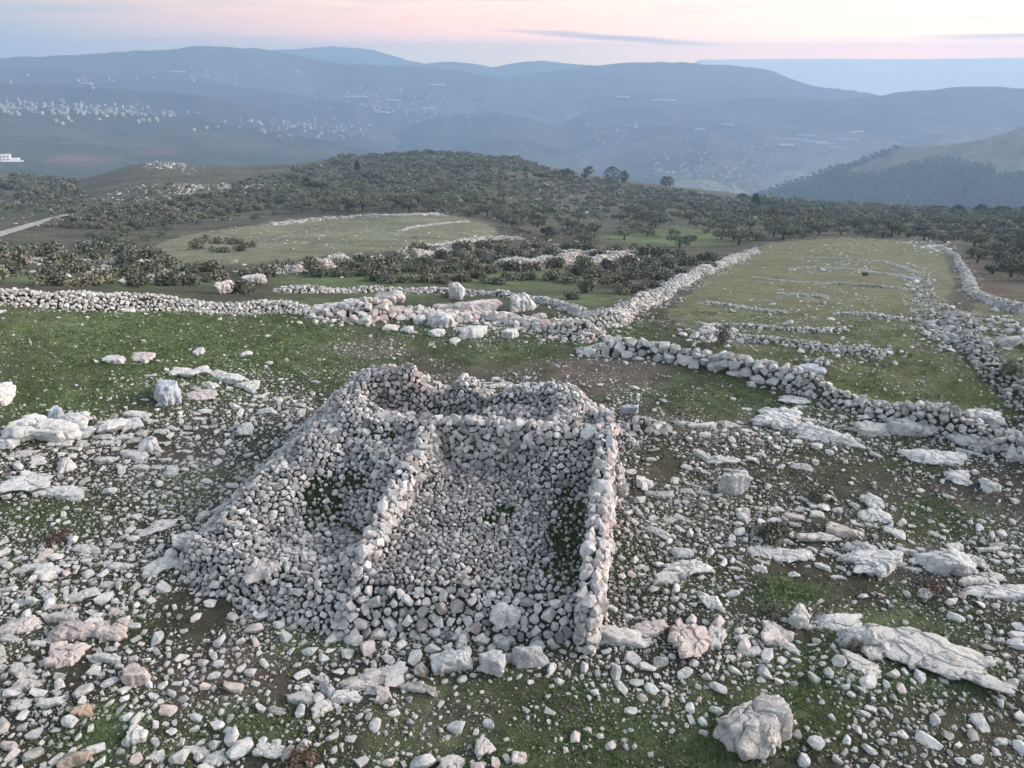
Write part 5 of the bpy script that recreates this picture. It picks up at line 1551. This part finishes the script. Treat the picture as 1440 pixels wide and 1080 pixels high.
def build_loose(rocks):
    g = np.random.default_rng(61)
    n = 640000
    r = np.exp(g.uniform(math.log(3.6), math.log(36), n)); r = np.where(g.uniform(0, 1, n) < .5, np.sqrt(g.uniform(4 ** 2, 34 ** 2, n)), r)
    az = g.uniform(-1.15, 1.15, n)
    x = r * np.sin(az); y = r * np.cos(az); z = ground_z(x, y)
    u, v = proj(x, y, z)
    fu, fv = u, v                              # what lies outside the picture carries on like its edge
    u = np.where(u < 12, np.abs(24 - u) % 300, np.where(u > 1428, 1428 - (u - 1428) % 300, u)); v = np.where(v > 1072, 1072 - (v - 1072) % 240, v)
    cov = np.full(n, .014); big = np.full(n, .75); bw = np.full(n, .05)
    n1 = fbm(x / 1.6, y / 1.6, 301, 4); n2 = fbm(x / .7, y / .7, 302, 3)
    for (bu, bv, ru, rv, c, s) in STONY:
        e = np.exp(-(((u - bu) / ru) ** 2 + ((v - bv) / rv) ** 2) ** 1.3 * .8)
        cov = np.maximum(cov, c * e); big += s * e; bw += e
    big = big / (bw + .95)
    big = np.clip(big + .1, .5, 1.4)
    n3 = fbm(x / 3.6, y / 3.6, 303, 3)
    cov = cov * np.clip(.92 + 1.0 * n1 + .6 * n2 + .9 * n3, .02, 2)
    grn = blob(u, v, [(1110, 835, 46, 20, 1), (270, 800, 30, 14, 1), (60, 725, 70, 18, .7), (165, 1035, 60, 28, .9), (310, 660, 26, 24, .9), (370, 690, 30, 20, .3), (1000, 1050, 50, 26, .7), (335, 950, 60, 40, .35), (1130, 990, 50, 36, .7)])
    cov = cov * (1 - .9 * np.clip(grn, 0, 1))
    H, _ = ruin_height(x, y)
    out = H < z + .04
    keepin = out & (fv > 436)
    # the wall feet and the big rocks keep their own ground
    cls = g.uniform(0, 1, n)
    rad = np.exp(g.normal(math.log(.034), .48, n)) * big
    rad = np.where(cls > .990, g.uniform(.10, .17, n) * np.sqrt(big), rad)
    rad = np.where((cls > .95) & (cls <= .990), g.uniform(.06, .10, n) * big, rad)
    rad = np.clip(rad, .014, .2)
    p = np.clip(cov * np.where(rad > .11, .9, 1.0), 0, 1)
    keepin &= g.uniform(0, 1, n) < p
    for (bu, bv, bw_, bh) in rocks:
        D = ((fu - bu) / (bw_ * .95 + .5)) ** 2 + ((fv - bv) / (bh * .95 + .5)) ** 2
        keepin &= ~((D < 1) & (rad > .05))
    idx = np.nonzero(keepin)[0]
    kk = poisson(np.stack([x, y], 1)[idx], rad[idx], 1.0, (.13, .08, .05, .033, .022))
    s = idx[kk]; m = len(s)
    qn = np.nonzero((H < z + .02) & (fv > 430) & (g.uniform(0, 1, n) < np.clip(.05 + .75 * cov + .25 * n2, 0, .9) * np.clip(13 / r, .2, 1)))[0][:110000]
    GX, GY, GZ, GR = x[qn], y[qn], z[qn], r[qn]
    x, y, z, u, v, rad, r = x[s], y[s], z[s], fu[s], fv[s], rad[s], r[s]
    print('loose stones', m)
    R = rotmats(m, .22, g)
    el = g.uniform(.95, 1.55, m); sc = np.stack([el, g.uniform(.75, 1.0, m), g.uniform(.42, .75, m)], 1) * rad[:, None] * 1.02
    P = np.stack([x, y, z + sc[:, 2] * g.uniform(-.05, .5, m)], 1)
    app = rad / np.sqrt(r ** 2 + 110)
    seen = (u > -5) & (u < 1445) & (v < 1085)
    order = np.argsort(-np.where(seen, app, app * .001))
    single, rest = order[:290], order[290:]
    meshes = []
    for k in range(14):
        pv, pf = PROTO[3][k]
        meshes.append(mesh_from('stone', pv * np.array([1.2, .9, .6]), pf, False, None, [M['single']]))
    cols = ['single'] * 5 + ['pale'] * 8 + ['pink']
    names = {'single': 'grey-white', 'pale': 'white', 'pink': 'pinkish'}
    for i in single:
        if u[i] < 460 and v[i] < 720:
            where, grp = 'on the stony ground between meadow and rubble heap', 'stones left of the ruin'
        elif u[i] < 330:
            where, grp = 'in the dense stone field left of the ruin front', 'stones of the left stone field'
        elif u[i] < 860 and v[i] > 820:
            where, grp = 'scattered before the front edge of the ruin', 'stones before the ruin'
        elif u[i] >= 860 and v[i] > 850:
            where, grp = 'among turf and slabs at the front right', 'stones at the front right'
        elif u[i] >= 840 and v[i] > 640:
            where, grp = 'on the gravelly ground right of the ruin', 'stones right of the ruin'
        else:
            where, grp = 'on the grass and bare earth behind the ruin', 'stones behind the ruin'
        cc = cols[int(g.integers(0, 14))]
        shape = 'long' if sc[i, 0] > 1.45 * sc[i, 1] else 'chunky'
        o = obj('stone', meshes[int(g.integers(0, 14))], None, f'loose {shape} {names[cc]} stone {where}', 'stone', grp,
                loc=P[i], scale=tuple(float(c) for c in sc[i] / np.array([1.2, .9, .6]) * 1.05))
        o.rotation_euler = (g.normal(0, .18), g.normal(0, .18), g.uniform(0, 6.28))
        if cc != 'single':
            o.material_slots[0].link = 'OBJECT'; o.material_slots[0].material = M[cc]
    ap = app[rest]
    sub = np.where(ap > .0068, 2, np.where(ap > .0028, 1, 0))
    tint = np.stack([np.clip(g.normal(.66, .26, len(rest)), 0, 1), np.where(g.uniform(0, 1, len(rest)) < .035, .96, g.uniform(0, .85, len(rest))), g.uniform(0, 1, len(rest))], 1)
    k = len(GX); gr = np.exp(g.normal(math.log(.013), .4, k)) * np.clip(GR / 12, .8, 1.8)
    gt = np.stack([np.clip(g.normal(.5, .3, k), 0, 1), np.where(g.uniform(0, 1, k) < .06, .95, g.uniform(0, .8, k)), g.uniform(0, 1, k)], 1)
    obj('gravel', stones_mesh('gravel', np.stack([GX, GY, GZ + gr * .2], 1), rotmats(k, .4, g), np.stack([gr * 1.3, gr, gr * .7], 1), 0, M['field'], gt, g), kind='stuff')
    print('gravel', k)
    obj('stones', stones_mesh('scattered_stones', P[rest], R[rest], sc[rest], sub, M['field'], tint, g), kind='stuff')


def build_ledges(rocks):
    """low broken ledges of bedrock, flush with the soil and crowded together"""
    g = np.random.default_rng(63)
    Cl = [(40, 640, 90, 16, 26), (130, 625, 90, 16, 22), (230, 600, 70, 22, 26), (230, 645, 70, 24, 20), (60, 790, 110, 26, 26), (110, 850, 110, 26, 30), (40, 930, 80, 40, 26), (130, 900, 90, 30, 16), (190, 800, 60, 20, 12), (300, 545, 70, 18, 20), (370, 560, 50, 18, 12),
          (1090, 588, 80, 16, 40), (1170, 612, 80, 16, 36), (1250, 608, 60, 12, 18), (1000, 600, 60, 12, 16), (1340, 645, 60, 14, 14), (1400, 612, 50, 18, 20), (1040, 650, 70, 14, 18), (950, 690, 50, 30, 14), (1010, 690, 40, 24, 12),
          (1120, 720, 90, 12, 20), (1200, 710, 60, 10, 12), (1100, 785, 110, 24, 34), (1240, 790, 110, 18, 26), (1180, 760, 110, 20, 26), (1370, 780, 80, 24, 22), (1400, 830, 60, 16, 14), (970, 800, 70, 24, 18), (940, 740, 60, 30, 14),
          (1000, 905, 80, 26, 18), (1100, 900, 60, 20, 10), (1240, 915, 90, 22, 14), (920, 890, 50, 16, 12), (560, 970, 60, 18, 10), (430, 985, 70, 24, 14), (300, 1060, 70, 18, 12), (1420, 950, 40, 40, 14), (700, 545, 90, 10, 16), (520, 530, 40, 8, 6), (660, 1078, 40, 8, 5)]
    U, Vv = [], []
    for (u, v, ru, rv, n) in Cl:
        U.append(u + g.normal(0, ru * .5, n)); Vv.append(v + g.normal(0, rv * .5, n))
    U = np.concatenate(U); Vv = np.concatenate(Vv)
    P = np.array([at(a, b) for a, b in zip(U, Vv)])
    n = len(P)
    rad = np.exp(g.normal(math.log(.155), .40, n)); rad = np.clip(rad, .07, .42)
    ok = np.ones(n, bool)
    for (bu, bv, bw_, bh) in rocks:
        ok &= ((U - bu) / (bw_ + 4)) ** 2 + ((Vv - bv) / (bh + 4)) ** 2 > .8
    ok &= ruin_height(P[:, 0], P[:, 1])[0] < P[:, 2] + .05
    P, rad = P[ok], rad[ok]
    k = poisson(P[:, :2], rad, .78, (.4, .3, .2, .1)); P, rad = P[k], rad[k]; n = len(P)
    shapes = []
    for q in range(10):
        me = outcrop_mesh('ledge', 1500 + q, 1, .72, .34, [], 4, .12, 4, .6)
        v = np.empty(len(me.vertices) * 3, np.float32); me.vertices.foreach_get('co', v)
        f = np.empty(len(me.polygons) * 3, np.int32); me.polygons.foreach_get('vertices', f)
        shapes.append((v.reshape(-1, 3).astype(float), f.reshape(-1, 3))); bpy.data.meshes.remove(me)
    R = rotmats(n, .10, g)
    Vs, Fs, Ts, off = [], [], [], 0
    for i in range(n):
        v, f = shapes[int(g.integers(0, 10))]
        th = g.normal(-.15, .5); c, s_ = math.cos(th), math.sin(th)
        w = v * rad[i] * np.array([g.uniform(1, 1.6), g.uniform(.8, 1.2), g.uniform(.7, 1.5)])
        w = w @ np.array([[c, s_, 0], [-s_, c, 0], [0, 0, 1]]) + P[i] + np.array([0, 0, rad[i] * g.uniform(-.06, .10)])
        t = np.array([np.clip(g.normal(.8, .2), 0, 1), .93 if g.uniform() < .05 else g.uniform(0, .8), g.uniform()])
        Vs.append(w); Fs.append(f + off); Ts.append(np.tile(t, (len(v), 1))); off += len(v)
    obj('bedrock', mesh_from('bedrock', np.concatenate(Vs), np.concatenate(Fs), True, {'tint': np.concatenate(Ts)}, [M['field']]), kind='stuff')
    print('ledges', n)
    u, v = proj(P[:, 0], P[:, 1], P[:, 2]); D = np.hypot(P[:, 1], CAMH)
    w = rad / D * F
    return [(a, b, c * 1.1, c * .5) for a, b, c in zip(u, v, w)]


def build_far_rocks():
    """pale rocks on the dark hillside and in the fields, too many and too small to count"""
    g = np.random.default_rng(67)
    Ls = [(300, 268, 130, 9, 260, .26), (220, 288, 120, 16, 260, .22), (330, 262, 120, 4, 160, .3), (180, 296, 110, 4, 90, .26), (240, 232, 40, 8, 200, .34), (400, 264, 50, 7, 130, .45), (100, 310, 90, 16, 90, .18), (60, 280, 80, 16, 50, .2), (830, 285, 150, 24, 120, .4), (640, 262, 80, 20, 60, .4),
          (1190, 350, 90, 12, 110, .12), (1200, 375, 90, 14, 120, .11), (1150, 420, 130, 40, 200, .07), (1190, 500, 130, 30, 130, .06), (1010, 470, 40, 14, 120, .1), (460, 330, 170, 22, 260, .11), (1300, 345, 30, 10, 80, .18), (1290, 400, 30, 30, 160, .10), (1320, 350, 25, 8, 40, .25), (1410, 470, 40, 30, 80, .12), (250, 385, 200, 14, 120, .2), (700, 350, 160, 24, 160, .2), (1330, 460, 40, 30, 160, .10)]
    P, rad = [], []
    for (u, v, ru, rv, n, s) in Ls:
        for _ in range(n):
            p = at(u + g.normal(0, ru * .5), v + g.normal(0, rv * .5))
            P.append(p); rad.append(s * math.exp(g.normal(0, .4)))
    P = np.array(P); rad = np.array(rad); m = len(P)
    sc = np.stack([g.uniform(1, 1.6, m), g.uniform(.8, 1.1, m), g.uniform(.45, .8, m)], 1) * rad[:, None]
    tint = np.stack([np.clip(g.normal(.5, .25, m), 0, 1), g.uniform(0, .85, m), g.uniform(0, 1, m)], 1)
    obj('rubble', stones_mesh('hill_rocks', P, rotmats(m, .25, g), sc, 1, M['field'], tint, g), kind='stuff')
# ------------------------------------------------------------------ sky, sun, air, camera
SUN_EL, SUN_AZ = 7.0, 80.0        # degrees; azimuth measured from straight ahead towards the right


def build_world():
    w = bpy.data.worlds.new('World'); S.world = w; w.use_nodes = True
    nt = w.node_tree
    bg = next(n for n in nt.nodes if n.type == 'BACKGROUND')
    sky = nt.nodes.new('ShaderNodeTexSky'); sky.sky_type = 'NISHITA'; sky.sun_disc = False
    sky.sun_elevation = math.radians(SUN_EL); sky.sun_rotation = math.radians(SUN_AZ)
    sky.altitude = 700; sky.dust_density = 2.5; sky.air_density = 1.0; sky.ozone_density = 1.5
    tc = nt.nodes.new('ShaderNodeTexCoord'); d = tc.outputs['Generated']
    sep = nt.nodes.new('ShaderNodeSeparateXYZ'); nt.links.new(d, sep.inputs[0])

    def math_(op, a, b=None, clamp=False):
        n = nt.nodes.new('ShaderNodeMath'); n.operation = op; n.use_clamp = clamp
        for k, q in enumerate((a, b)):
            if q is None: continue
            if isinstance(q, (int, float)): n.inputs[k].default_value = q
            else: nt.links.new(q, n.inputs[k])
        return n.outputs[0]
    el = math_('MULTIPLY', sep.outputs[2], 1 / .10, True)        # 0 at the horizon, 1 at 5.7 degrees
    side = math_('ADD', math_('MULTIPLY', math_('DIVIDE', sep.outputs[0], math_('MAXIMUM', sep.outputs[1], .2)), .68), .5, True)   # 0 left edge, 1 right edge

    def lin(c, k=1.0):
        return tuple((((q / 255 + .055) / 1.055) ** 2.4 if q > 10 else q / 255 / 12.92) * k for q in c)
    K = SKYK
    def st_(*L):
        return ramp(nt, el, [(p, tuple(K * q for q in c)) for p, c in L])
    L = st_((0, (.94, .70, .47)), (.2, (.90, .70, .50)), (.36, (.71, .71, .62)), (.50, (.92, .72, .64)), (.72, (1.08, .81, .69)), (1, (.85, .80, .75)))
    Mi = st_((0, (3.05, 2.25, 1.0)), (.16, (3.3, 2.15, .98)), (.30, (3.35, 1.72, 1.0)), (.48, (2.45, 1.30, .80)), (.72, (1.86, 1.28, .93)), (1, (1.44, 1.13, .88)))
    Ri = st_((0, (6.95, 3.3, 1.6)), (.12, (6.95, 3.3, 1.6)), (.24, (6.0, 3.3, 1.5)), (.42, (2.87, 2.1, 1.25)), (.7, (1.87, 1.57, 1.2)), (1, (1.65, 1.4, 1.12)))
    a = ramp(nt, side, [(0.05, 0.0), (.5, 1.0)]); b = ramp(nt, side, [(.5, 0.0), (.85, 1.0)])
    low = mix(nt, mix(nt, L, Mi, a), Ri, b)
    # thin grey streaks of cloud, laid along the horizon
    mp = nt.nodes.new('ShaderNodeMapping'); mp.inputs['Scale'].default_value = (2.2, 2.2, 46); mp.inputs['Rotation'].default_value = (0, math.radians(1.2), 0)
    nt.links.new(d, mp.inputs['Vector'])
    st = noise_node(nt, 1.7, 5, .55, mp.outputs[0], .4)
    cl = ramp(nt, st, [(.56, 0.0), (.68, .35)])
    cl = mix(nt, 0.0, cl, ramp(nt, el, [(.10, 0.0), (.22, 1.0)]))
    low = mix(nt, low, tuple(K * q for q in (.70, .70, .66)), cl)

    def streak(u0, v0, u1, v1, thick, strength, src):
        # one cloud bank between two directions of the sky
        p0 = np.array(ray(u0, v0)); p0 /= np.linalg.norm(p0); p1 = np.array(ray(u1, v1)); p1 /= np.linalg.norm(p1)
        nrm = np.cross(p0, p1); nrm /= np.linalg.norm(nrm); t = p1 - p0; Ls = np.linalg.norm(t); t /= Ls
        c = (p0 + p1) / 2

        def dot(vec, off):
            q = nt.nodes.new('ShaderNodeVectorMath'); q.operation = 'DOT_PRODUCT'; nt.links.new(d, q.inputs[0]); q.inputs[1].default_value = vec
            return math_('SUBTRACT', q.outputs['Value'], off)
        along = math_('DIVIDE', dot(tuple(t), float(c @ t)), Ls / 2)
        across = math_('DIVIDE', dot(tuple(nrm), 0.0), thick / F)
        wob = math_('MULTIPLY', math_('SUBTRACT', st, .5), 3.0)
        q = math_('ADD', math_('MULTIPLY', along, along), math_('POWER', math_('ABSOLUTE', math_('ADD', across, wob)), 2.0))
        m = ramp(nt, q, [(.05, strength), (1.0, 0.0)])
        return mix(nt, src, tuple(K * q for q in (.70, .74, .70)), m)
    low = streak(-260, 4, 230, 14, 9, .85, low)
    low = streak(670, 38, 1040, 66, 5, .75, low)
    low = streak(1270, 54, 1620, 46, 6, .65, low)
    low = streak(1330, 24, 1420, 26, 2, .3, low)
    hi = mix(nt, sky.outputs[0], (1.0, .865, .745), 1.0, 'MULTIPLY')
    hi = mix(nt, hi, OVER, .45)
    fac = ramp(nt, sep.outputs[2], [(.07, 0.0), (.30, 1.0)])
    nt.links.new(mix(nt, low, hi, fac), bg.inputs['Color'])
    bg.inputs['Strength'].default_value = .12


def build_sun():
    l = bpy.data.lights.new('sun', 'SUN'); l.energy = 2.0; l.angle = math.radians(30); l.color = (1.0, .89, .84)
    l.energy = SUNE
    o = bpy.data.objects.new('sun', l); COL.objects.link(o)
    el, az = math.radians(SUN_EL + 12), math.radians(SUN_AZ)
    from mathutils import Vector
    dirv = Vector((math.sin(az) * math.cos(el), math.cos(az) * math.cos(el), math.sin(el)))
    o.rotation_euler = dirv.to_track_quat('Z', 'Y').to_euler()
    o.location = dirv * 60 + Vector((0, 0, 40))


def build_haze():
    m = bpy.data.materials.new('haze'); m.use_nodes = True
    nt = m.node_tree
    for n in list(nt.nodes):
        if n.type != 'OUTPUT_MATERIAL':
            nt.nodes.remove(n)
    out = next(n for n in nt.nodes if n.type == 'OUTPUT_MATERIAL')
    pv = nt.nodes.new('ShaderNodeVolumePrincipled')
    pv.inputs['Color'].default_value = HAZEC
    pv.inputs['Density'].default_value = HAZED
    pv.inputs['Anisotropy'].default_value = .1
    nt.links.new(pv.outputs[0], out.inputs['Volume'])
    V, Fc = box(-6060, 6060, -6060, 6060, -960, 150)
    obj('haze', mesh_from('haze', V, Fc, False, None, [m]), kind='stuff')


def build_camera():
    c = bpy.data.cameras.new('camera'); o = bpy.data.objects.new('camera', c); COL.objects.link(o)
    c.sensor_fit = 'HORIZONTAL'; c.sensor_width = 36; c.lens = 36 * F / 1440
    c.clip_start = .1; c.clip_end = 60000
    o.location = (0, 0, CAMH); o.rotation_euler = (math.pi / 2 - PITCH, 0, 0)
    S.camera = o
    S.view_settings.view_transform = 'Standard'; S.view_settings.look = 'None'
    S.view_settings.exposure = EXPO; S.view_settings.gamma = 1; S.view_settings.use_curve_mapping = False
    S.cycles.max_bounces = 5; S.cycles.diffuse_bounces = 1; S.cycles.glossy_bounces = 1; S.cycles.transmission_bounces = 1
    S.cycles.volume_bounces = 1; S.cycles.transparent_max_bounces = 4


EXPO = 3.1
SKYK = .97
OVER = (1.24, 1.22, 1.24)
SUNE = .8
HAZEC = (.325, .472, .675, 1)
HAZED = 1 / 2700

build_camera(); build_world(); build_sun(); build_haze()
build_ground(); build_far(); build_fog()
build_ruin(); build_walls()
ROCKS = build_boulders()
ROCKS = ROCKS + build_ledges(ROCKS)
build_loose(ROCKS); build_far_rocks()
place_trees(); place_pines(); place_shrubs(); place_grass()
build_tracks(); build_villages(); build_spur_forest()
